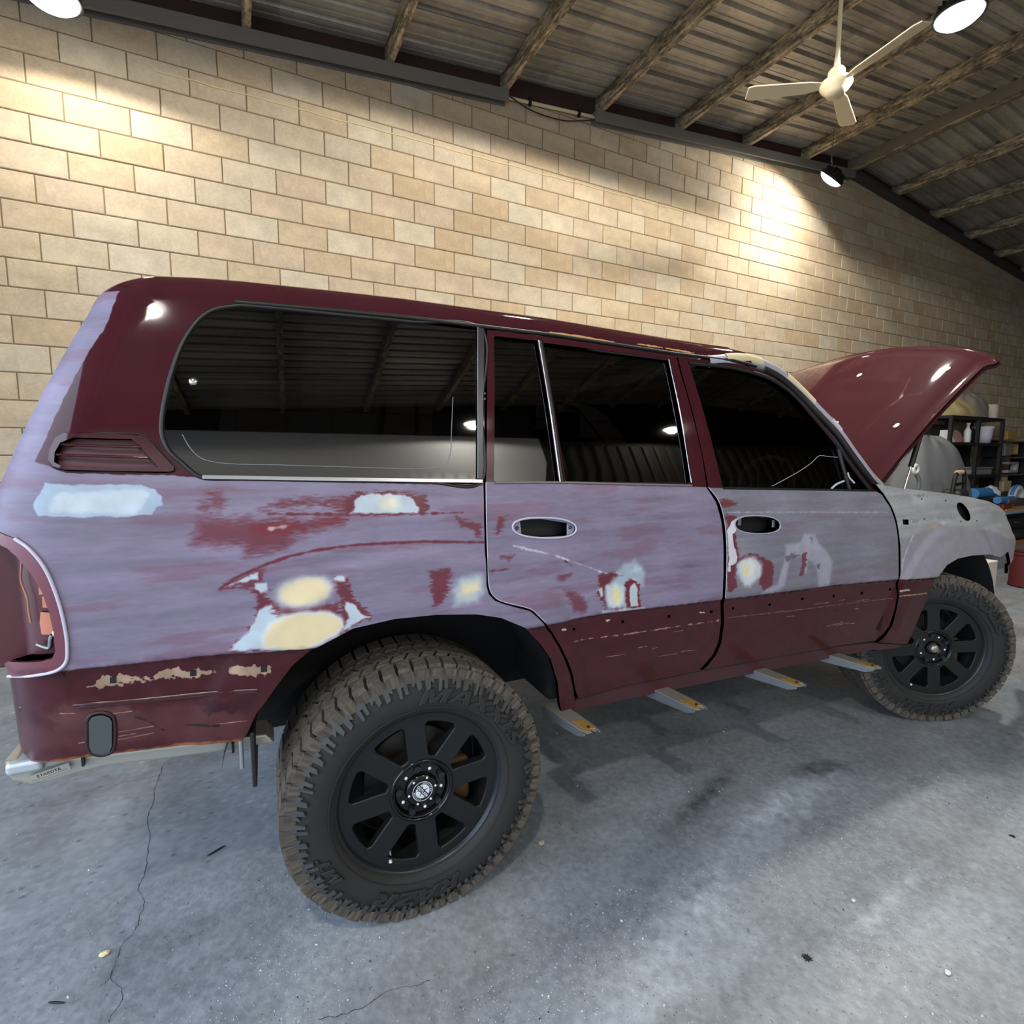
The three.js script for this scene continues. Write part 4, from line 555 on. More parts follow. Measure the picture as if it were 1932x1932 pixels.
// ---- bonnet, opened on its struts
{
  const NU = 30, NW = 36, H0 = [2.47, 1.335], AL = 0.625, cx = Math.cos(AL), cy = Math.sin(AL); const top = [], under = [];
  const at = (u, w, th) => { const L = 1.285 + 0.2 * (1 - w * w) ** 0.9, d = u * L, crown = 0.075 * (1 - w * w) + 0.03 * Math.sin(Math.PI * u) - 0.05 * sstep(0.86, 1, u) - 0.03 * Math.abs(w) ** 10 + 0.012 * sstep(0.55, 0.75, Math.abs(w)) * sstep(1, 0.9, Math.abs(w)) + 0.006 * Math.exp(-(((u - 0.62) / 0.05) ** 2) - ((w - 0.35 - 0.5 * (u - 0.6)) / 0.2) ** 2) - 0.006 * Math.exp(-(((u - 0.55) / 0.05) ** 2) - ((w - 0.4) / 0.15) ** 2) - th; return [H0[0] + cx * d - cy * crown, H0[1] + cy * d + cx * crown, MID + w * 0.805]; };
  const pos = [], idx = [];
  for (const th of [0, 0.03]) for (let i = 0; i <= NU; i++) for (let k = 0; k <= NW; k++) pos.push(...at(i / NU, k / NW * 2 - 1, th * (1 - 0)));
  const n = (NU + 1) * (NW + 1), row = NW + 1; for (let i = 0; i < NU; i++) for (let k = 0; k < NW; k++) { const a = i * row + k; idx.push(a, a + row, a + 1, a + 1, a + row, a + row + 1, a + n, a + n + 1, a + n + row, a + n + 1, a + n + row + 1, a + n + row); }
  for (let i = 0; i < NU; i++) for (const k of [0, NW]) { const a = i * row + k; idx.push(a, a + n, a + row, a + row, a + n, a + n + row); } for (let k = 0; k < NW; k++) for (const i of [0, NU]) { const a = i * row + k; idx.push(a, a + 1, a + n, a + 1, a + n + 1, a + n); }
  const g = new THREE.BufferGeometry(); g.setAttribute('position', new THREE.Float32BufferAttribute(pos, 3)); g.setIndex(idx); g.computeVertexNormals();
  const b = obj('bonnet', g, phys(0x3e1a20, 0.6, { specularIntensity: 0.03, clearcoat: 0.7, clearcoatRoughness: 0.05 }), car);
  for (const [px, py] of [[1622, 709], [1788, 698], [1693, 803], [1577, 800]]) { let best = 1e9, u = 0, w = 0; for (let i = 0; i <= 120; i++) for (let k = 0; k <= 120; k++) { const q = carPixel(at(i / 120, k / 60 - 1, 0)), e = Math.hypot(q[0] - px, q[1] - py); if (e < best) { best = e; u = i / 120; w = k / 60 - 1; } } const p = at(u, w, -0.0015), s = obj('primer_spot', new THREE.CylinderGeometry(0.016, 0.016, 0.002, 14).scale(1.3, 1, 0.9), std(0xd6d3cc, 0.8), b); s.position.set(...p); s.rotation.z = AL; }
  for (const side of [1, -1]) { const z = side > 0 ? -0.25 : 2 * MID + 0.25, lo = onPlane(1705, 926, -0.25), hi = onPlane(1737, 818, -0.25), md = lo.map((q, i) => lerp(q, hi[i], 0.42)); lo[2] = hi[2] = md[2] = z; const s = obj('bonnet_strut', bar(lo, hi, 0.006), M.chrome, car); obj('strut_body', bar(md, hi, 0.014), M.black, s); obj('hinge', rbox(0.12, 0.05, 0.02, 0.008, 2.5, 1.31, z), M.black, s); }
}
// ---- wheel wells, chassis, cabin
{
  const well = (cx, cy, r, z0, z1) => { const g = new THREE.CylinderGeometry(r, r, z1 - z0, 40, 1, true, -Math.PI * 0.44, Math.PI * 0.88).rotateX(Math.PI / 2).rotateZ(Math.PI).translate(cx, cy, (z0 + z1) / 2); return g; };
  const mk = (cx, cy, r) => { const w = obj('wheel_well', [well(cx, cy, r, -0.42, -0.03), new THREE.CircleGeometry(r, 40, 0.1, Math.PI - 0.2).translate(cx, cy, -0.42)], std(0x08080a, 0.9), car); mirrored(w); };
  mk(0.0, 0.5, 0.56); mk(2.92, 0.48, 0.56);
  obj('floor_pan', [rbox(1.85, 0.14, 1.66, 0.03, 1.45, 0.6, MID)], M.underbody, car); obj('boot_floor', rbox(0.4, 0.1, 1.5, 0.03, -0.72, 0.76, MID), M.underbody, car);
  obj('chassis_rail', [rbox(3.9, 0.12, 0.1, 0.01, 1.45, 0.55, -0.5)], M.underbody, car); obj('chassis_rail', [rbox(3.9, 0.12, 0.1, 0.01, 1.45, 0.55, -1.44)], M.underbody, car);
  obj('rear_axle', [bar([0, 0.41, -0.25], [0, 0.41, -1.69], 0.05), new THREE.SphereGeometry(0.16, 18, 12).scale(1, 0.9, 1).translate(0, 0.42, -0.9)], M.underbody, car); obj('front_crossmember', rbox(0.3, 0.16, 1.1, 0.04, 2.9, 0.45, MID), M.underbody, car);
  obj('fuel_tank', rbox(0.7, 0.16, 0.6, 0.05, 0.85, 0.5, -0.9), M.underbody, car);
  obj('firewall', [rbox(0.05, 0.66, 1.66, 0.01, 2.5, 0.93, MID)], M.underbody, car); obj('engine', [rbox(0.75, 0.45, 0.7, 0.08, 3.0, 0.85, MID), rbox(0.1, 0.5, 1.3, 0.02, 3.5, 0.85, MID)], M.underbody, car); obj('inner_wing', [rbox(1.0, 0.05, 0.22, 0.02, 3.0, 1.06, -0.42)], M.underbody, car);
  obj('rear_cross_panel', [rbox(0.05, 0.3, 1.5, 0.01, -0.93, 0.85, MID)], M.underbody, car);
  const cloth = std(0x1c1b1b, 0.9);
  const seat = (x, z) => { const s = obj('seat', [rbox(0.5, 0.16, 0.5, 0.06, x, 0.95, z), rbox(0.16, 0.62, 0.48, 0.07, 0, 0, 0).rotateZ(0.2).translate(x - 0.3, 1.26, z), rbox(0.1, 0.18, 0.26, 0.04, x - 0.4, 1.64, z)], cloth, car); return s; };
  seat(1.75, -0.5); seat(1.75, -1.44); for (const z of [-0.5, -0.97, -1.44]) seat(0.95, z);
  obj('dashboard', rbox(0.4, 0.26, 1.5, 0.08, 2.3, 1.2, MID), std(0x141415, 0.8), car);
  const sw = obj('steering_wheel', [new THREE.TorusGeometry(0.185, 0.015, 10, 36), rbox(0.36, 0.05, 0.03, 0.012), rbox(0.05, 0.18, 0.03, 0.012, 0, -0.09, 0)], std(0x9a9791, 0.6), car); sw.position.set(2.05, 1.28, -0.52); sw.rotation.set(0, -Math.PI / 2 , 0); sw.rotation.z = 0; sw.rotateX(-0.4);
}
// ---- side step brackets, rear bar
{
  const top = std(0x98948a, 0.45, 0.6), zinc = std(0xc09a4e, 0.45, 0.6);
  [[1105, 1372], [1308, 1330], [1497, 1288], [1640, 1256]].forEach(([u, v], i) => {
    const p = onPlane(u, v, 0.09), s = new THREE.Shape([[-0.2, -0.034], [0.0, -0.03], [0.036, -0.026], [0.04, -0.008], [0.024, -0.003], [0.024, 0.003], [0.04, 0.008], [0.036, 0.026], [0.0, 0.03], [-0.2, 0.034]].map((q) => new THREE.Vector2(...q)));
    const b = obj('step_bracket', new THREE.ExtrudeGeometry(s, { depth: 0.004, bevelEnabled: false }).rotateX(-Math.PI / 2).rotateY(-Math.PI / 2 + 0.12).translate(p[0], p[1], p[2]), top, car);
    const f = new THREE.ExtrudeGeometry(new THREE.Shape([[-0.2, -0.04], [0.0, -0.024], [0.036, -0.008], [0.036, 0], [-0.2, 0]].map((q) => new THREE.Vector2(...q))), { depth: 0.004, bevelEnabled: false }).rotateY(-Math.PI / 2 + 0.12);
    obj('bracket_side', f.clone().translate(p[0] - 0.03, p[1], p[2]), M.galv, b); obj('bracket_side', f.clone().translate(p[0] + 0.03, p[1], p[2]), M.galv, b);
    obj('zinc_plate', new THREE.ExtrudeGeometry(new THREE.Shape([[-0.05, -0.018], [0.03, -0.022], [0.034, -0.009], [0.02, 0.0], [0.03, 0.018], [-0.03, 0.02]].map((q) => new THREE.Vector2(...q))), { depth: 0.002, bevelEnabled: false }).rotateX(-Math.PI / 2).rotateY(-Math.PI / 2 + 0.12).translate(p[0], p[1] + 0.004, p[2]), zinc, b);
    obj('bolt', new THREE.CylinderGeometry(0.005, 0.005, 0.006, 6).translate(p[0], p[1] + 0.008, p[2] + 0.015), M.black, b);
  });
  const A = onPlane(16, 1450, -0.1), B = onPlane(470, 1402, -0.1), C = onPlane(110, 1462, -0.08), D = onPlane(215, 1440, -0.1);
  const pts = [[16, 1438], [160, 1430], [300, 1413], [500, 1388], [512, 1398], [420, 1412], [300, 1428], [200, 1440], [140, 1455], [95, 1470], [60, 1474], [30, 1468], [16, 1455]].map(([u, v]) => onPlane(u, v, -0.1)), sh = new THREE.Shape(pts.map((p) => new THREE.Vector2(p[0], p[1])));
  const b = obj('silencer_bar', new THREE.ExtrudeGeometry(sh, { depth: 0.09, bevelEnabled: true, bevelSize: 0.006, bevelThickness: 0.006, bevelSegments: 2 }).translate(0, 0, -0.19), std(0xa9a89f, 0.38, 0.6), car);
  obj('bar_cap', rbox(0.075, 0.034, 0.1, 0.012, A[0] + 0.035, A[1] + 0.002, -0.13), std(0xb4bcc0, 0.4, 0.5), b);
  for (const [u, v] of [[158, 1432], [440, 1408]]) { const k = onPlane(u, v, -0.09); obj('bar_clamp', box(0.006, 0.03, 0.01, k[0], k[1], -0.085), M.black, b); }
  const cv = document.createElement('canvas'); cv.width = 256; cv.height = 64; const x = cv.getContext('2d'); x.clearRect(0, 0, 256, 64); x.fillStyle = '#a6a49b'; x.fillRect(0, 0, 256, 64); x.fillStyle = '#2c2a28'; x.font = 'bold 34px sans-serif'; x.textAlign = 'center'; x.fillText('ETAKOTA', 128, 36); x.strokeStyle = '#4a4744'; x.lineWidth = 3; x.beginPath(); x.moveTo(18, 46); x.quadraticCurveTo(120, 58, 235, 44); x.stroke();
  const tx = new THREE.CanvasTexture(cv); tx.colorSpace = THREE.SRGBColorSpace; const P0 = onPlane(95, 1456, -0.09), pl = obj('maker_label', new THREE.BoxGeometry(0.085, 0.02, 0.001), std(0xffffff, 0.38, 0.6, { map: tx }), b); pl.position.set(P0[0], P0[1], -0.083); pl.rotation.z = 0.2;
  obj('mud_flap', [rbox(0.012, 0.16, 0.26, 0.004, -0.47, 0.62, -0.15)], M.black, car); obj('flap_stay', bar([-0.5, 0.72, -0.03], [-0.5, 0.6, -0.03], 0.006), M.galv, car);
}
// ---- wheels
const font = await new FontLoader().loadAsync('fonts/droid/droid_sans_bold.typeface.json');
const rubber = std(0x1d1c1b, 0.72), treadMat = (() => { const t = dataTex(256, 256, (i, j) => { const a = fbm(i / 18, j / 18, 4), k = 0.55 + a * 0.8; return [clamp(84 * k, 0, 255), clamp(77 * k, 0, 255), clamp(68 * k, 0, 255)]; }); t.repeat.set(3, 3); return std(0xffffff, 0.85, 0, { map: t }); })();
const lugRubber = std(0x353432, 0.7);
const alloy = std(0x17181a, 0.42, 0.25), alloyEdge = std(0x2b2d30, 0.35, 0.5);
const TR = 0.416, TW = 0.275;                       // tyre radius and width; wheel axis = z, outer face towards +z, z = 0 at the hub cap face
function arcText(txt, radius, h, start, sweep, z) { // letters bent round the sidewall, tops outwards, reading clockwise
  const g = new TextGeometry(txt, { font, size: h, depth: 0.006, curveSegments: 3, bevelEnabled: true, bevelSize: 0.0012, bevelThickness: 0.0015, bevelSegments: 1 }); g.computeBoundingBox(); const bb = g.boundingBox, w = bb.max.x - bb.min.x, p = g.attributes.position;
  for (let i = 0; i < p.count; i++) { const x = p.getX(i) - bb.min.x + (p.getY(i)) * 0.25, y = p.getY(i), a = start - x / w * sweep, r = radius + y; p.setXYZ(i, Math.cos(a) * r, Math.sin(a) * r, z + p.getZ(i) - 0.02 * ((r - 0.3) / 0.1) ** 2 * 0.6); }
  g.computeVertexNormals(); return g;
}
const tyreGeo = (() => {
  const z = 0.03, prof = [[0.262, z - 0.03], [0.268, z - 0.012], [0.29, z - 0.001], [0.32, z + 0.004], [0.35, z], [0.375, z - 0.012], [0.394, z - 0.024], [0.4, z - 0.045], [0.402, z - 0.16], [0.4, z - 0.285], [0.385, z - 0.31], [0.35, z - 0.325], [0.3, z - 0.32], [0.264, z - 0.29]];
  return new THREE.LatheGeometry(prof.map((p) => new THREE.Vector2(...p)), 96).rotateX(Math.PI / 2);
})();
// lathe about y turned to z: profile (r, z)
function block(r0, r1, a0, a1, z0, z1, skew = 0) { // one tread block: a curved wedge, tapered towards its top
  const pos = [], idx = [], t = 0.05, P8 = []; for (const [r, k] of [[r0, 0], [r1, 1]]) for (const zz of [0, 1]) for (const aa of [0, 1]) { const ai = lerp(a0, a1, aa === 0 ? t * k : 1 - t * k) + skew * (zz - 0.5), zi = lerp(z0, z1, zz === 0 ? t * 0.5 * k : 1 - t * 0.5 * k); P8.push([Math.cos(ai) * r, Math.sin(ai) * r, zi]); }
  const q = (a, b, c, d) => idx.push(a, b, c, b, d, c); q(4, 5, 6, 7); q(0, 1, 4, 5); q(2, 6, 3, 7); q(0, 4, 2, 6); q(1, 3, 5, 7);
  const g = new THREE.BufferGeometry(); g.setAttribute('position', new THREE.Float32BufferAttribute(P8.flat(), 3)); g.setAttribute('uv', new THREE.Float32BufferAttribute(P8.flatMap(([x, y, zz]) => [Math.atan2(y, x), zz * 4]), 2)); g.setIndex(idx); const h = g.toNonIndexed(); h.computeVertexNormals(); return h;
}
const [treadGeo, shoulderGeo] = (() => {
  const N = 54, st = Math.PI * 2 / N, c = [], s = [];
  for (let i = 0; i < N; i++) { const a = i * st, alt = i % 2;
    s.push(block(0.385, TR, a + st * 0.04, a + st * 0.93, -0.062, alt ? 0.015 : 0.01, 0.02)); s.push(block(0.385, TR, a + st * 0.04, a + st * 0.93, -0.288, -0.208));
    s.push(block(0.372, 0.405, a + st * 0.07, a + st * 0.9, 0.0, 0.0235));                                       // shoulder lug face
    c.push(block(0.39, TR + 0.001, a + st * 0.0, a + st * 0.88, -0.11, -0.069, 0.05)); c.push(block(0.39, TR + 0.001, a + st * 0.4, a + st * 1.28, -0.157, -0.116, -0.05)); c.push(block(0.39, TR + 0.001, a + st * 0.05, a + st * 0.93, -0.202, -0.163, 0.05)); }
  return [mergeGeometries(c), mergeGeometries(s)];
})();
const sideLugGeo = (() => { // zig-zag side biters and raised lettering
  const out = [], N = 54, st = Math.PI * 2 / N; for (let i = 0; i < N; i++) { const a = i * st, k = i % 3; const sh = new THREE.Shape((k === 0 ? [[-0.016, 0.054], [0.016, 0.054], [0.015, 0.012], [0.006, 0.012], [0.004, 0.03], [-0.004, 0.03], [-0.006, 0.006], [-0.014, 0.006]] : k === 1 ? [[-0.016, 0.054], [0.016, 0.054], [0.012, 0.024], [0.002, 0.03], [0.0, 0.014], [-0.014, 0.01]] : [[-0.016, 0.054], [0.016, 0.054], [0.016, 0.018], [0.004, 0.012], [0.0, 0.032], [-0.012, 0.022]]).map((p) => new THREE.Vector2(...p)));
    const g = new THREE.ExtrudeGeometry(sh, { depth: 0.011, bevelEnabled: true, bevelSize: 0.001, bevelThickness: 0.0015, bevelSegments: 1 }); const p = g.attributes.position; for (let j = 0; j < p.count; j++) { const x = p.getX(j), y = p.getY(j), r = 0.334 + y * 1.2; p.setXYZ(j, Math.cos(a - x / 0.38) * r, Math.sin(a - x / 0.38) * r, 0.0285 - 0.022 * sstep(0.345, 0.395, r) + p.getZ(j) * (1 - 0.5 * sstep(0.37, 0.395, r))); } g.computeVertexNormals(); out.push(g); }
  return merge(out);
})();
const faceGeo = (() => {
  const sh = new THREE.Shape(); sh.absarc(0, 0, 0.26, 0, Math.PI * 2); { const c = new THREE.Path(); c.absarc(0, 0, 0.09, 0, Math.PI * 2, true); sh.holes.push(c); } const N = 8, hw = 0.029;
  for (let i = 0; i < N; i++) { const a = 1.66 + Math.PI / 8 + i * Math.PI / 4, r0 = 0.112, r1 = 0.228, half = Math.PI / 8, pts = []; const side = (r, sg) => { const off = sg * (Math.asin(Math.min(1, hw / r)) - half); return [Math.cos(a + off) * r, Math.sin(a + off) * r]; };
    const A = side(r0, 1), B = side(r1 - 0.014, 1), C = side(r1 - 0.014, -1), D = side(r0, -1), m = (r, f) => [Math.cos(a + f) * r, Math.sin(a + f) * r], w = half - Math.asin(hw / r1); pts.push(A, B); for (let k = 0; k <= 6; k++) { const f = lerp(-w + 0.05, w - 0.05, k / 6); pts.push(m(r1, f)); } pts.push(C, D, m(r0 - 0.004, 0));
    sh.holes.push(new THREE.Path(pts.map((p) => new THREE.Vector2(...p)))); }
  const g = new THREE.ExtrudeGeometry(sh, { depth: 0.022, bevelEnabled: true, bevelSize: 0.004, bevelThickness: 0.004, bevelSegments: 3, curveSegments: 72 }).translate(0, 0, -0.03); return g;
})();
const lathe = (prof, n = 64) => new THREE.LatheGeometry(prof.map((p) => new THREE.Vector2(...p)), n).rotateX(Math.PI / 2);
const lipGeo = lathe([[0.25, -0.012], [0.256, 0.004], [0.263, 0.01], [0.269, 0.008], [0.271, -0.004], [0.262, -0.02], [0.25, -0.03], [0.236, -0.06], [0.23, -0.2], [0.262, -0.24]], 96);
const hubTex = (() => {
  const cv = document.createElement('canvas'); cv.width = cv.height = 512; const x = cv.getContext('2d'); x.fillStyle = '#0c0d10'; x.fillRect(0, 0, 512, 512); x.translate(256, 256); x.strokeStyle = '#c9ccd2'; x.lineWidth = 14; x.beginPath(); x.arc(0, 0, 240, 0, 7); x.stroke(); x.fillStyle = '#ccd2dc'; x.beginPath(); x.arc(0, 0, 172, 0, 7); x.fill();
  x.fillStyle = '#0c0d10'; x.beginPath(); for (let i = 0; i < 10; i++) { const a = -0.35 + i * Math.PI / 5, r = i % 2 ? 34 : 172; x.lineTo(Math.cos(a) * r, Math.sin(a) * r); } x.fill();
  const arc = (t, r, mid, flip) => { x.font = 'bold 50px sans-serif'; x.fillStyle = '#d3d6dc'; x.textAlign = 'center'; x.textBaseline = 'middle'; const st = 0.24; [...t].forEach((ch, i) => { const a = mid + (i - (t.length - 1) / 2) * st * (flip ? -1 : 1); x.save(); x.translate(Math.cos(a) * r, Math.sin(a) * r); x.rotate(a + (flip ? -Math.PI / 2 : Math.PI / 2)); x.fillText(ch, 0, 0); x.restore(); }); };
  x.rotate(0.92); arc('AMERICAN', 204, -Math.PI / 2, false); arc('WHEELS', 204, Math.PI / 2, true); x.fillStyle = '#0c0d10'; x.fillRect(-226, -54, 452, 108); x.fillStyle = '#d8dbe2'; x.font = 'bold 92px sans-serif'; x.textAlign = 'center'; x.textBaseline = 'middle'; x.fillText('OUTLAW', 0, 4, 420);
  const t = new THREE.CanvasTexture(cv); t.colorSpace = THREE.SRGBColorSpace; return t;
})();
const rivetMat = std(0xe2e3e4, 0.35), gloss = phys(0x08090a, 0.12), barrelMat = std(0x0c0d0e, 0.6);
function wheel(name, x, z, turn, cap) {
  const w = new THREE.Group(); w.name = name; car.add(w); w.position.set(x, TR - 0.006, z); w.rotation.y = turn;
  const put = (n, g, m) => obj(n, g, m, w);
  put('tyre', tyreGeo, rubber); const tr = put('tread', treadGeo, treadMat); tr.userData.kind = 'stuff'; put('shoulder_lugs', shoulderGeo, treadMat).userData.kind = 'stuff'; put('side_lugs', sideLugGeo, lugRubber).userData.kind = 'stuff';
  put('raised_lettering', [arcText('MAXXIS', 0.305, 0.042, 1.62, 1.28, 0.0335), arcText('RAZR', 0.305, 0.04, -1.22, 0.85, 0.0335), arcText('MT', 0.31, 0.03, -2.5, 0.3, 0.0335)], rubber);
  put('bead_ring', new THREE.TorusGeometry(0.285, 0.0018, 6, 90).translate(0, 0, 0.0285), rubber); put('valve_cap', bar([-0.1, -0.2, -0.04], [-0.105, -0.208, 0.0], 0.005), rivetMat);
  put('rim_face', faceGeo, alloy); put('rim_lip', lipGeo, alloyEdge); put('rim_barrel', lathe([[0.25, -0.03], [0.232, -0.06], [0.228, -0.18], [0.25, -0.235]]), barrelMat);
  put('brake_disc', lathe([[0.06, -0.09], [0.165, -0.09], [0.165, -0.12], [0.06, -0.12]]), std(0x3c3a37, 0.5, 0.6)); put('brake_caliper', rbox(0.09, 0.16, 0.07, 0.02, 0.14, -0.04, -0.1), std(0x5a4327, 0.6, 0.3)); put('backing_plate', lathe([[0, -0.14], [0.225, -0.15], [0.225, -0.16], [0, -0.16]]), M.black);
  put('hub_ring', lathe([[0.084, -0.03], [0.09, -0.004], [0.096, 0.001], [0.102, -0.003], [0.106, -0.014]]), gloss); put('hub_plate', lathe([[0, -0.016], [0.078, -0.016], [0.086, -0.022], [0.086, -0.035], [0, -0.035]]), gloss);
  for (let i = 0; i < 5; i++) { const a = 1.75 + i * Math.PI * 2 / 5, n = put('lug_nut', new THREE.CylinderGeometry(0.011, 0.012, 0.02, 6).rotateX(Math.PI / 2), alloyEdge); n.position.set(Math.cos(a) * 0.073, Math.sin(a) * 0.073, -0.012); const b = 1.75 + (i + 0.5) * Math.PI * 2 / 5, v = put('rivet', new THREE.SphereGeometry(0.0052, 12, 8).scale(1, 1, 0.6), rivetMat); v.position.set(Math.cos(b) * 0.066, Math.sin(b) * 0.066, -0.015); }
  if (cap) {
    put('centre_cap', lathe([[0, 0.0], [0.044, 0.0], [0.052, -0.006], [0.054, -0.02], [0, -0.02]], 40), gloss);
    const g = new THREE.CircleGeometry(0.0335, 48); put('maker_badge', new THREE.CylinderGeometry(0.0335, 0.0335, 0.0024, 48).rotateX(Math.PI / 2).translate(0, 0, 0.0005), M.black); put('badge_print', g.translate(0, 0, 0.0022), std(0xffffff, 0.35, 0, { map: hubTex }));
    for (let i = 0; i < 6; i++) { const a = 1.2 + i * Math.PI / 3, v = put('rivet', new THREE.SphereGeometry(0.0038, 10, 8).scale(1, 1, 0.6), rivetMat); v.position.set(Math.cos(a) * 0.043, Math.sin(a) * 0.043, 0.0002); }
  } else { put('bearing_hub', lathe([[0, 0.014], [0.016, 0.014], [0.022, 0.004], [0.026, -0.004], [0.028, -0.02], [0, -0.02]], 28), std(0x9c968c, 0.35, 0.8)); put('hub_socket', lathe([[0.03, -0.01], [0.034, 0.0], [0.038, -0.004], [0.04, -0.02]], 36), gloss); put('machined_ring', lathe([[0.086, -0.02], [0.092, -0.006], [0.096, -0.014]], 40), M.steel); }
  return w;
}
wheel('rear_wheel', 0, 0, 0, true); wheel('front_wheel', 2.885, -0.035, -0.49, false);
for (const [n, x, t] of [['rear_wheel', 0, Math.PI], ['front_wheel', 2.885, Math.PI - 0.45]]) { const w = wheel(n, x, 2 * MID, t, true); }
// ---------------------------------------------------------------- things along the wall beyond the bonnet
function pixelToWorld(u, v, axis, val) { const k = [(u - CEN) / FOC, -(v - CEN) / FOC, -1], d = [0, 1, 2].map((i) => RX[i] * k[0] + RY[i] * k[1] + RZ[i] * k[2]), t = (val - EYE[axis]) / d[axis]; return [0, 1, 2].map((i) => EYE[i] + t * d[i]); }
const atZ = (u, v, z) => pixelToWorld(u, v, 2, z);
function lump(w, h, d, amp, sd, n = 24) { // a soft heap: squashed half ball with folds
  const g = new THREE.SphereGeometry(1, n * 2, n, 0, Math.PI * 2, 0, Math.PI / 2), p = g.attributes.position; for (let i = 0; i < p.count; i++) { const x = p.getX(i), y = p.getY(i), z = p.getZ(i), a = Math.atan2(z, x), k = 1 + amp * (fbm(Math.cos(a) * 2.4 + sd, Math.sin(a) * 2.4 + y * 3, 3) - 0.5) * 2; p.setXYZ(i, x * w / 2 * k, y * h * k, z * d / 2 * k); } g.computeVertexNormals(); return g;
}
{ // shelving: two bays side by side
  const a = atZ(1788, 790, 0.55), b = atZ(1889, 788, 0.55), x0 = a[0], x1 = b[0], t = thing('steel_shelving', 'black steel shelving unit standing against the block wall', 'shelf', [(x0 + x1) / 2, 0, 0.36]), w = x1 - x0, ys = [2.12, 1.68, 1.12, 0.58, 0.12], sm = std(0x2a2a2c, 0.5, 0.3);
  for (const y of ys) obj('shelf_board', rbox(w, 0.05, 0.5, 0.008, 0, y - 0.025, 0), sm, t);
  for (const x of [-w / 2 + 0.03, 0.02, w / 2 - 0.03]) for (const z of [-0.23, 0.23]) obj('post', box(0.05, 2.12, 0.05, x, 1.06, z), sm, t);
  obj('back_panel', box(w * 0.5, 1.9, 0.01, -w * 0.25, 1.06, -0.25), std(0x3a3a38, 0.7), t); obj('back_panel', box(w * 0.5, 0.6, 0.01, w * 0.25, 1.38, -0.25), std(0x1a1a1a, 0.7), t);
  const cx = (x0 + x1) / 2, on = (n, l, c, geo, mat, x, y, z = 0.4) => { const o = obj(n, geo, mat); o.position.set(cx + x * w / 2, y + 0.002, z); return tag(o, l, c); };
  const f = thing('folded_tarp', 'beige sheet and grey blanket bundled on top of the black shelving', 'bundle', [cx - 0.1, 2.122, 0.36]); obj('sheet', lump(1.3, 0.36, 0.5, 0.16, 3).translate(-0.18, 0, 0), std(0xb9a877, 0.9), f); obj('blanket', lump(1.1, 0.44, 0.46, 0.12, 9).translate(0.2, 0, 0.02), std(0x8c857c, 0.95), f);
  on('paper_roll', 'white paper roll at the end of the shelving top', 'roll', new THREE.LatheGeometry([[0, 0], [0.12, 0], [0.13, 0.02], [0.13, 0.24], [0.1, 0.26], [0.04, 0.26], [0.035, 0.2], [0, 0.2]].map((p) => new THREE.Vector2(...p)), 24), std(0xc8bfae, 0.8), 0.9, 2.12);
  on('spray_bottle', 'slim white spray bottle on the second shelf', 'bottle', new THREE.LatheGeometry([[0, 0], [0.045, 0], [0.05, 0.02], [0.05, 0.2], [0.025, 0.25], [0.02, 0.3], [0.03, 0.3], [0.03, 0.34], [0, 0.34]].map((p) => new THREE.Vector2(...p)), 18), M.white, -0.12, 1.68, 0.5);
  on('paint_tub', 'white tub with a blue band on the second shelf', 'tub', new THREE.LatheGeometry([[0, 0], [0.12, 0], [0.14, 0.12], [0.15, 0.24], [0.16, 0.25], [0.16, 0.3], [0, 0.31]].map((p) => new THREE.Vector2(...p)), 24), std(0xc3c4d0, 0.5), 0.56, 1.68, 0.46);
  on('angle_grinder', 'black power tool lying beside the white tub', 'tool', merge([rbox(0.24, 0.12, 0.12, 0.04, 0, 0.07, 0), rbox(0.12, 0.22, 0.1, 0.03, -0.06, 0.14, 0)]), M.black, 0.17, 1.68, 0.46);
  on('folded_rag', 'dull pink rag on the second shelf', 'rag', lump(0.34, 0.2, 0.26, 0.2, 5, 14), std(0x8d6a66, 0.95), -0.42, 1.68, 0.42); on('sanding_block', 'white wedge shaped sanding block at the end of the second shelf', 'block', new THREE.ExtrudeGeometry(new THREE.Shape([[-0.12, 0], [0.14, 0], [0.14, 0.03], [-0.1, 0.2]].map((p) => new THREE.Vector2(...p))), { depth: 0.12, bevelEnabled: false }), M.white, -0.8, 1.68, 0.42);
  on('steel_tray', 'silver tray on the third shelf', 'tray', merge([rbox(0.62, 0.03, 0.3, 0.01, 0, 0.12, 0), rbox(0.6, 0.1, 0.28, 0.02, 0, 0.05, 0)]), std(0xa3a1a6, 0.4, 0.4), 0.5, 1.12, 0.42); on('storage_bin', 'dark grey bin under the silver tray shelf', 'bin', merge([rbox(0.66, 0.2, 0.34, 0.03, 0, 0.1, 0), rbox(0.7, 0.03, 0.38, 0.01, 0, 0.21, 0)]), std(0x3d3d42, 0.6), 0.5, 0.58, 0.42);
  on('red_toolbox', 'small red case on the lower shelf', 'case', merge([rbox(0.3, 0.12, 0.22, 0.02, 0, 0.06, 0), rbox(0.12, 0.03, 0.03, 0.01, 0, 0.135, 0)]), std(0x8f2f26, 0.5), -0.2, 0.58, 0.42); on('pink_carton', 'flat faded carton left of the red case', 'carton', merge([rbox(0.4, 0.07, 0.26, 0.01, 0, 0.036, 0), rbox(0.3, 0.05, 0.22, 0.01, 0.02, 0.1, 0)]), std(0x8c6a62, 0.8), -0.66, 0.58, 0.42);
}
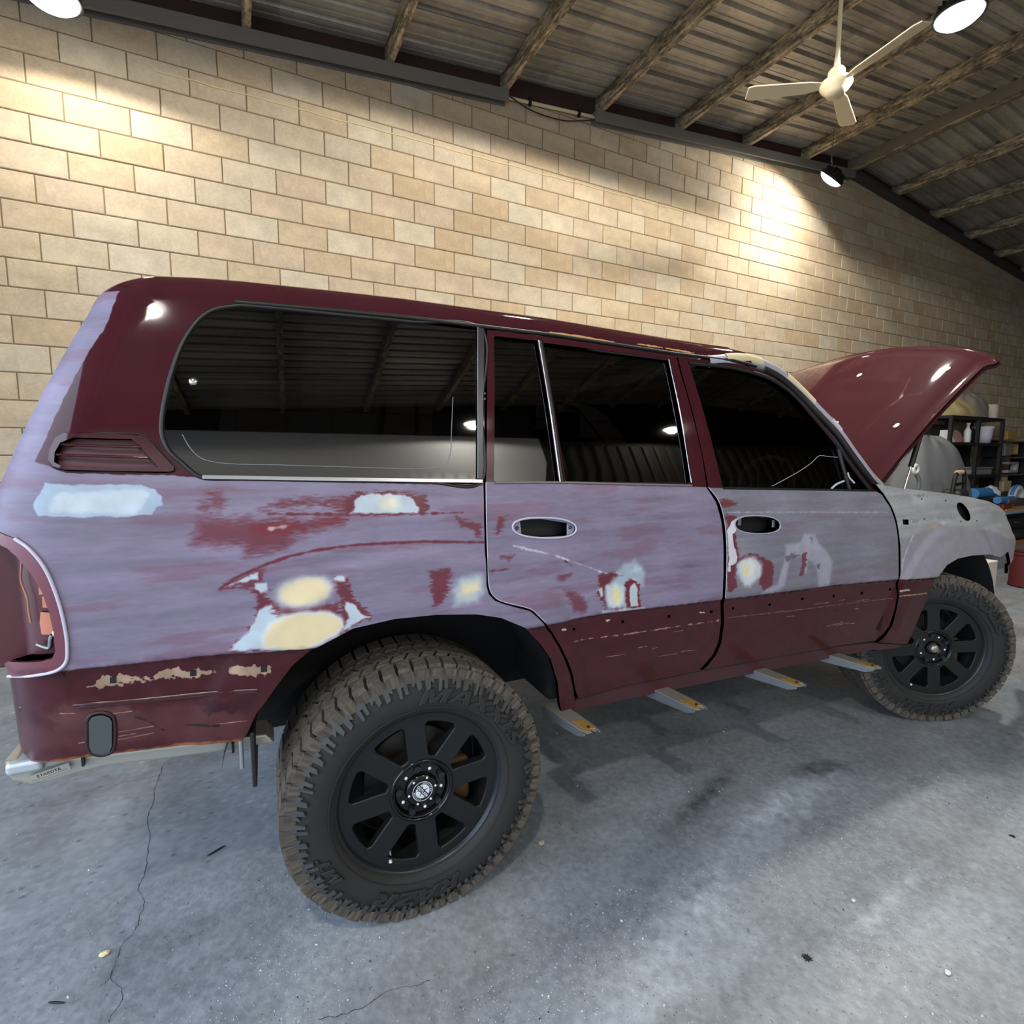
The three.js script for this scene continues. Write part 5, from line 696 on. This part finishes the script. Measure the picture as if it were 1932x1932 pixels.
{ // covered machine in front of the shelving
  const c = atZ(1748, 870, 1.35), t = thing('dust_cover', 'grey dust cover draped over a rounded machine behind the bonnet strut', 'cover', [c[0] + 0.0, 0.002, 1.35]);
  const g = lump(1.75, 1.72, 0.9, 0.05, 21, 36), p = g.attributes.position; for (let i = 0; i < p.count; i++) { const y = p.getY(i), k = Math.sqrt(Math.max(0.0, 1 - Math.min(1, (y / 1.72)) ** 3.2)) / Math.max(0.05, Math.sqrt(Math.max(0.0025, 1 - Math.min(1, y / 1.72) ** 2))), a = Math.atan2(p.getZ(i), p.getX(i)), w = 1 + 0.02 * Math.sin(a * 18 + y * 2) * (1 - y / 1.9); p.setX(i, p.getX(i) * k * w); p.setZ(i, p.getZ(i) * k * w); } g.computeVertexNormals();
  obj('cover_cloth', g, std(0x66696c, 0.85), t);
  const rg = atZ(1727, 885, 1.84); const r = thing('hose_gauge', 'white ring gauge with a hanging hose in front of the grey dust cover', 'gauge', [rg[0], rg[1], 1.84]); obj('dial', new THREE.TorusGeometry(0.045, 0.02, 10, 26), M.white, r); obj('dial_face', new THREE.CylinderGeometry(0.04, 0.04, 0.01, 22).rotateX(Math.PI / 2), std(0x7f8b98, 0.4), r); obj('hose', tube([[0.02, -0.05, 0], [0.06, -0.14, 0.02], [0.05, -0.26, 0.02], [0.1, -0.36, 0.02]], 0.022, 24, 8), std(0x5c6066, 0.6), r); obj('stand', bar([0.1, -0.36, 0.02], [0.1, -rg[1] + 0.01, 0.02], 0.02), M.darkMetal, r);
}
{ // black sack truck / folding frame
  const c = atZ(1808, 915, 2.0), s = 0.0048, t = thing('folding_trolley', 'black folding trolley with a pale handle grip in front of the shelving', 'trolley', [c[0], 0, 2.0]), y = c[1];
  obj('frame_tube', tube([[-0.14, 0.02, 0], [-0.12, y - 0.05, 0], [-0.07, y + 0.12, 0], [0, y + 0.15, 0], [0.1, y + 0.14, 0], [0.13, y + 0.05, 0], [0.14, 0.02, 0]], 0.022, 60, 10), M.black, t); obj('grip', bar([-0.06, y + 0.145, 0], [0.06, y + 0.15, 0], 0.027), std(0xb7a998, 0.7), t); obj('cross_tube', bar([-0.12, y + 0.0, 0], [0.13, y + 0.02, 0], 0.018), M.black, t); obj('cross_tube', bar([-0.12, y - 0.14, 0], [0.13, y - 0.12, 0], 0.018), M.darkMetal, t); obj('engine_block', rbox(0.24, 0.3, 0.2, 0.05, 0, y - 0.2, -0.02), std(0x26282a, 0.5), t); obj('axle', bar([-0.2, 0.09, 0], [0.2, 0.09, 0], 0.014), M.steel, t); for (const x of [-0.2, 0.2]) obj('trolley_wheel', new THREE.TorusGeometry(0.07, 0.022, 10, 24).rotateY(Math.PI / 2).translate(x, 0.094, 0), M.black, t);
}
{ // bench along the wall with drawers, and what lies on it
  const z = 1.32, a = atZ(1897, 966, z), x0 = atZ(1834, 960, z)[0], x1 = x0 + 4.4, top = a[1], t = thing('work_bench', 'long black workbench with drawers and a pale blue top edge', 'bench', [(x0 + x1) / 2, 0, z - 0.31]);
  const w = x1 - x0; obj('bench_top', rbox(w, 0.05, 0.6, 0.01, 0, top - 0.025, 0), std(0xb99a62, 0.7), t); obj('edge_strip', rbox(w, 0.04, 0.02, 0.006, 0, top - 0.02, 0.31), std(0x8fa7c8, 0.5), t);
  obj('carcass', rbox(w - 0.1, top - 0.06, 0.52, 0.01, 0, (top - 0.06) / 2 + 0.003, -0.02), std(0x131315, 0.6), t); for (let i = 0; i < 4; i++) for (let k = 0; k < 2; k++) { const d = obj('drawer', rbox(w / 4 - 0.08, 0.15, 0.03, 0.01, -w / 2 + (i + 0.5) * w / 4, top - 0.2 - k * 0.2, 0.25), std(0x2a2a2d, 0.5), t); obj('drawer_pull', rbox(0.2, 0.025, 0.03, 0.008, -w / 2 + (i + 0.5) * w / 4, top - 0.2 - k * 0.2, 0.27), std(0x5b5b60, 0.4, 0.5), d); }
  obj('timber_rail', rbox(w, 0.09, 0.03, 0.006, 0, top - 0.55, 0.27), std(0xa9793f, 0.7), t);
  const put = (n, l, c, u, v, parts, zz = z - 0.2) => { const p = atZ(u, v, zz), g = thing(n, l, c, [p[0], top, zz]); for (const [nm, geo, mat] of parts) obj(nm, geo, mat, g); return g; };
  const blue = std(0x3f7fc0, 0.6), wht = std(0xc9d0d8, 0.7);
  put('bubble_wrap_roll', 'blue and white roll of masking film lying on the bench', 'roll', 1852, 910, [['film', new THREE.CylinderGeometry(0.085, 0.085, 0.62, 24).rotateZ(Math.PI / 2).translate(0.05, 0.26, 0), blue], ['torn_end', lump(0.34, 0.16, 0.24, 0.25, 31, 12).rotateZ(-0.5).translate(0.36, 0.2, 0), wht], ['cradle', rbox(0.5, 0.17, 0.2, 0.02, 0.02, 0.085, 0), std(0x2d2b29, 0.7)]], z - 0.45);
  put('tape_loop', 'arched blue and white film loop at the end of the bench', 'film', 1918, 930, [['loop', new THREE.TorusGeometry(0.17, 0.06, 10, 24, Math.PI).translate(0, 0.14, 0), wht], ['blue_edge', new THREE.TorusGeometry(0.21, 0.03, 8, 24, 2.0).rotateZ(0.9).translate(0, 0.14, 0.01), blue], ['foot', rbox(0.5, 0.14, 0.12, 0.02, 0, 0.07, 0), std(0x4a4a50, 0.6)]], z - 0.42);
  put('blue_tube', 'blue tube with a grey wrap on the bench front', 'tube', 1895, 955, [['sleeve', new THREE.CylinderGeometry(0.055, 0.055, 0.55, 20).rotateZ(Math.PI / 2).translate(0, 0.16, 0), blue], ['wrap', new THREE.CylinderGeometry(0.06, 0.06, 0.3, 20).rotateZ(Math.PI / 2).translate(0.12, 0.14, 0.01), std(0x565860, 0.7)], ['block', rbox(0.3, 0.1, 0.1, 0.02, 0, 0.05, 0), std(0x6e2f2a, 0.6)]], z - 0.2);
  put('brush_bundle', 'red handled brushes lying on the bench edge', 'brushes', 1884, 962, [['handle', bar([-0.12, 0.03, 0.06], [0.14, 0.035, 0.02], 0.018, 0.012), std(0x8a2b26, 0.5)], ['bristles', rbox(0.1, 0.03, 0.05, 0.01, -0.16, 0.03, 0.065), std(0xd4c7a4, 0.9)], ['second_handle', bar([-0.02, 0.025, 0.1], [0.2, 0.03, 0.11], 0.012), std(0xb48a4c, 0.6)]], z - 0.12);
  // clutter at the back, against the wall
  const rk = thing('parts_rack', 'narrow grey rack of small parts beside the black shelving', 'rack', [atZ(1889, 788, 0.55)[0] + 0.75, 0, 0.4]), ry = [1.72, 1.42, 1.1, 0.75]; for (const yy of ry) obj('rack_shelf', rbox(1.2, 0.03, 0.3, 0.006, 0, yy, 0), std(0x55534f, 0.6), rk); for (const x of [-0.58, 0.58]) obj('rack_post', box(0.04, 1.74, 0.28, x, 0.87, 0), M.darkMetal, rk);
  const small = [['timber_offcut', 'yellow timber offcut on top of the parts rack', 'offcut', -0.1, 1.735, rbox(0.3, 0.16, 0.12, 0.01), 0xb08c4c], ['grey_bin', 'small grey parts bin on the rack below the timber offcut', 'bin', -0.3, 1.435, merge([rbox(0.26, 0.2, 0.2, 0.02), rbox(0.28, 0.03, 0.22, 0.01, 0, 0.09, 0)]), 0x77757a], ['picture_frame', 'pale wooden box frame beside the small grey bin', 'frame', 0.2, 1.435, merge([rbox(0.34, 0.04, 0.12, 0.01, 0, 0.11, 0), rbox(0.34, 0.04, 0.12, 0.01, 0, -0.11, 0), rbox(0.04, 0.2, 0.12, 0.01, 0.15, 0, 0), rbox(0.04, 0.2, 0.12, 0.01, -0.15, 0, 0)]), 0xa98858], ['silver_clamp', 'silver clamp with a dark window on the rack', 'clamp', 0.2, 1.115, merge([rbox(0.4, 0.05, 0.1, 0.01, 0, 0.08, 0), rbox(0.4, 0.05, 0.1, 0.01, 0, -0.08, 0), rbox(0.08, 0.2, 0.1, 0.01, 0.18, 0, 0)]), 0xa7a4a8], ['wooden_block', 'pale wooden block low on the parts rack', 'block', -0.1, 0.765, merge([rbox(0.3, 0.2, 0.16, 0.01), rbox(0.08, 0.1, 0.08, 0.01, 0.05, 0.14, 0)]), 0xbfae8c]];
  for (const [n, l, c, x, y, g, col] of small) { g.computeBoundingBox(); const o = tag(obj(n, g, std(col, 0.7)), l, c); if (n === 'picture_frame') o.scale.setScalar(0.8); o.position.set(rk.position.x + x * 0.8, y - g.boundingBox.min.y + 0.018, 0.42); }
}
{ // white carton and red drum on the floor near the front wheel, seen through the wheel arch
  const p = pixelToWorld(1856, 1098, 1, 0.28), t = thing('white_carton', 'white carton standing on the floor beyond the front wheel', 'carton', [p[0], 0, p[2] - 0.15]); obj('box_body', rbox(0.5, 0.44, 0.3, 0.01, 0, 0.221, 0), std(0xcac4bd, 0.8), t); obj('lid_flap', rbox(0.5, 0.02, 0.3, 0.006, 0, 0.452, 0), std(0xd8d2ca, 0.8), t); obj('printed_band', box(0.3, 0.04, 0.002, 0, 0.3, 0.1515), std(0x9a9a98, 0.8), t);
  const q = atZ(1931, 1045, 2.6), d = thing('red_drum', 'small red drum standing in front of the bench', 'drum', [q[0] + 0.17, 0, 2.6]); obj('drum_body', new THREE.LatheGeometry([[0, 0.002], [0.16, 0.002], [0.165, 0.02], [0.16, 0.04], [0.16, 0.36], [0.167, 0.38], [0.16, 0.4], [0.16, q[1] - 0.03], [0.165, q[1]], [0, q[1]]].map((k) => new THREE.Vector2(...k)), 28), std(0x541519, 0.6), d); obj('drum_cap', new THREE.CylinderGeometry(0.03, 0.03, 0.03, 18).translate(0.08, q[1] + 0.015, 0), M.white, d);
}
// ---------------------------------------------------------------- cracks, grit and litter on the floor
const onFloor = (u, v) => pixelToWorld(u, v, 1, 0);
{
  const fc = crop => crop; const cr = (list) => list.map(([x, y]) => { const p = onFloor(x / 3.331, 1350 + y / 3.331); return [p[0], 0.0006, p[2]]; });
  const crackMat = std(0x2d3134, 0.95), ribbon = (pts, w) => { const c = new THREE.CatmullRomCurve3(pts.map((p) => V(...p))), N = pts.length * 7, pos = [], idx = []; for (let i = 0; i <= N; i++) { const p = c.getPoint(i / N), t = c.getTangent(i / N), n = V(-t.z, 0, t.x).normalize(), k = w * (0.3 + 0.9 * vnoise(i * 0.7, pts.length)), o = (vnoise(i * 0.9, 7) - 0.5) * 0.006; pos.push(p.x + n.x * (k + o), 0.0007, p.z + n.z * (k + o), p.x + n.x * (o - k), 0.0007, p.z + n.z * (o - k)); if (i < N) idx.push(i * 2, i * 2 + 1, i * 2 + 2, i * 2 + 1, i * 2 + 3, i * 2 + 2); } const g = new THREE.BufferGeometry(); g.setAttribute('position', new THREE.Float32BufferAttribute(pos, 3)); g.setIndex(idx); g.computeVertexNormals(); return g; };
  obj('crack', ribbon(cr([[1020, 320], [1000, 390], [970, 470], [960, 560], [930, 620], [940, 760], [930, 860], [905, 1000], [870, 1080], [905, 1170], [880, 1260], [850, 1350], [770, 1440], [745, 1510], [700, 1640], [760, 1720], [770, 1790], [710, 1870], [680, 1930]]), 0.0011), crackMat, floorG);
  obj('crack', ribbon(cr([[620, 1710], [680, 1660], [720, 1600]]), 0.0008), crackMat, floorG); obj('crack', ribbon(cr([[2000, 1910], [2150, 1880], [2330, 1810], [2420, 1740], [2640, 1690], [2700, 1660]]), 0.0012), crackMat, floorG);
  // grit: countless pale chips and dark crumbs of dust
  const chip = new THREE.TetrahedronGeometry(1, 0), N = 5200, im = new THREE.InstancedMesh(chip, std(0xffffff, 0.9), N), m = new THREE.Matrix4(), q = new THREE.Quaternion(), e = new THREE.Euler(), c = new THREE.Color(); let n = 0;
  while (n < N) {
    const u = rr(-20, 1950), v = rr(1330, 1940), p = onFloor(u, v); if (p[2] < 3.2 && rnd() < 0.7) continue; const dens = 0.06 + 1.1 * sstep(0.45, 0.7, fbm(p[0] * 2.6 + 11, p[2] * 4.5, 3)); if (rnd() > dens) continue;
    const r = rr(0.0007, 0.0021) * (rnd() < 0.04 ? 2.2 : 1); e.set(rnd() * 6, rnd() * 6, rnd() * 6); m.compose(V(p[0], r * 0.25, p[2]), q.setFromEuler(e), V(r * rr(0.8, 1.8), r * 0.6, r)); im.setMatrixAt(n, m); const dk = rnd() < 0.16; im.setColorAt(n, dk ? c.setRGB(0.03, 0.03, 0.03) : c.setRGB(0.5, 0.52, 0.55).multiplyScalar(rr(0.7, 1.3))); n++;
  }
  im.name = 'floor_grit'; im.userData = { kind: 'stuff', label: 'pale paint dust and grit scattered over the concrete', category: 'grit' }; im.castShadow = im.receiveShadow = true; scene.add(im);
  const bits = [[197, 1802, 'paint_chip', 'pale yellow flake of filler on the floor by the long crack', 'flake', 0.014, 0xd9d09a], [1365, 1381, 'paint_chip', 'orange yellow flake of filler in the shade of the wagon', 'flake', 0.009, 0xcf9a3c], [1788, 1837, 'paint_chip', 'white oval chip on the open floor below the front wheel', 'flake', 0.011, 0xd5d5d4], [1610, 1700, 'paint_chip', 'small white chip on the floor between tyre tracks', 'flake', 0.009, 0xd5d5d4], [1022, 1592, 'paint_chip', 'tan sliver lying beside the rear tyre', 'flake', 0.016, 0xa79a86]];
  for (const [u, v, nm, l, ct, s, col] of bits) { const p = onFloor(u, v), g = new THREE.DodecahedronGeometry(s, 0).scale(1, 0.35, 0.7), o = tag(obj(nm, g, std(col, 0.8)), l, ct); g.computeBoundingBox(); o.position.set(p[0], -g.boundingBox.min.y + 0.0005, p[2]); o.rotation.y = rnd() * 3; }
  const twigs = [[408, 1606, 0.07, 'dry_leaf', 'dark curled leaf on the floor left of the rear tyre', 'leaf', 0.5], [107, 1893, 0.05, 'dry_leaf', 'slim dark leaf lying on a floor scuff', 'leaf', -0.5], [1523, 1808, 0.03, 'tar_spot', 'black splat of sealant on the open floor', 'splat', 0], [1910, 1578, 0.025, 'tar_spot', 'small black splat of sealant near the front tyre shadow', 'splat', 0]];
  for (const [u, v, s, nm, l, ct, t] of twigs) { const p = onFloor(u, v); let g; if (nm === 'dry_leaf') g = new THREE.SphereGeometry(0.5, 14, 8).scale(s, 0.004, s * 0.14); else { const sh = new THREE.Shape(Array.from({ length: 22 }, (_, i) => { const a = i / 22 * Math.PI * 2, r = s * (i % 2 ? 0.25 : rr(0.3, 0.55)); return new THREE.Vector2(Math.cos(a) * r, Math.sin(a) * r); })); g = new THREE.ExtrudeGeometry(sh, { depth: 0.002, bevelEnabled: false }).rotateX(-Math.PI / 2); } const o = tag(obj(nm, g, std(0x1d1c1a, 0.8)), l, ct); g.computeBoundingBox(); o.position.set(p[0], -g.boundingBox.min.y + 0.0005, p[2]); o.rotation.y = t; }
}
renderer.render(scene, camera);
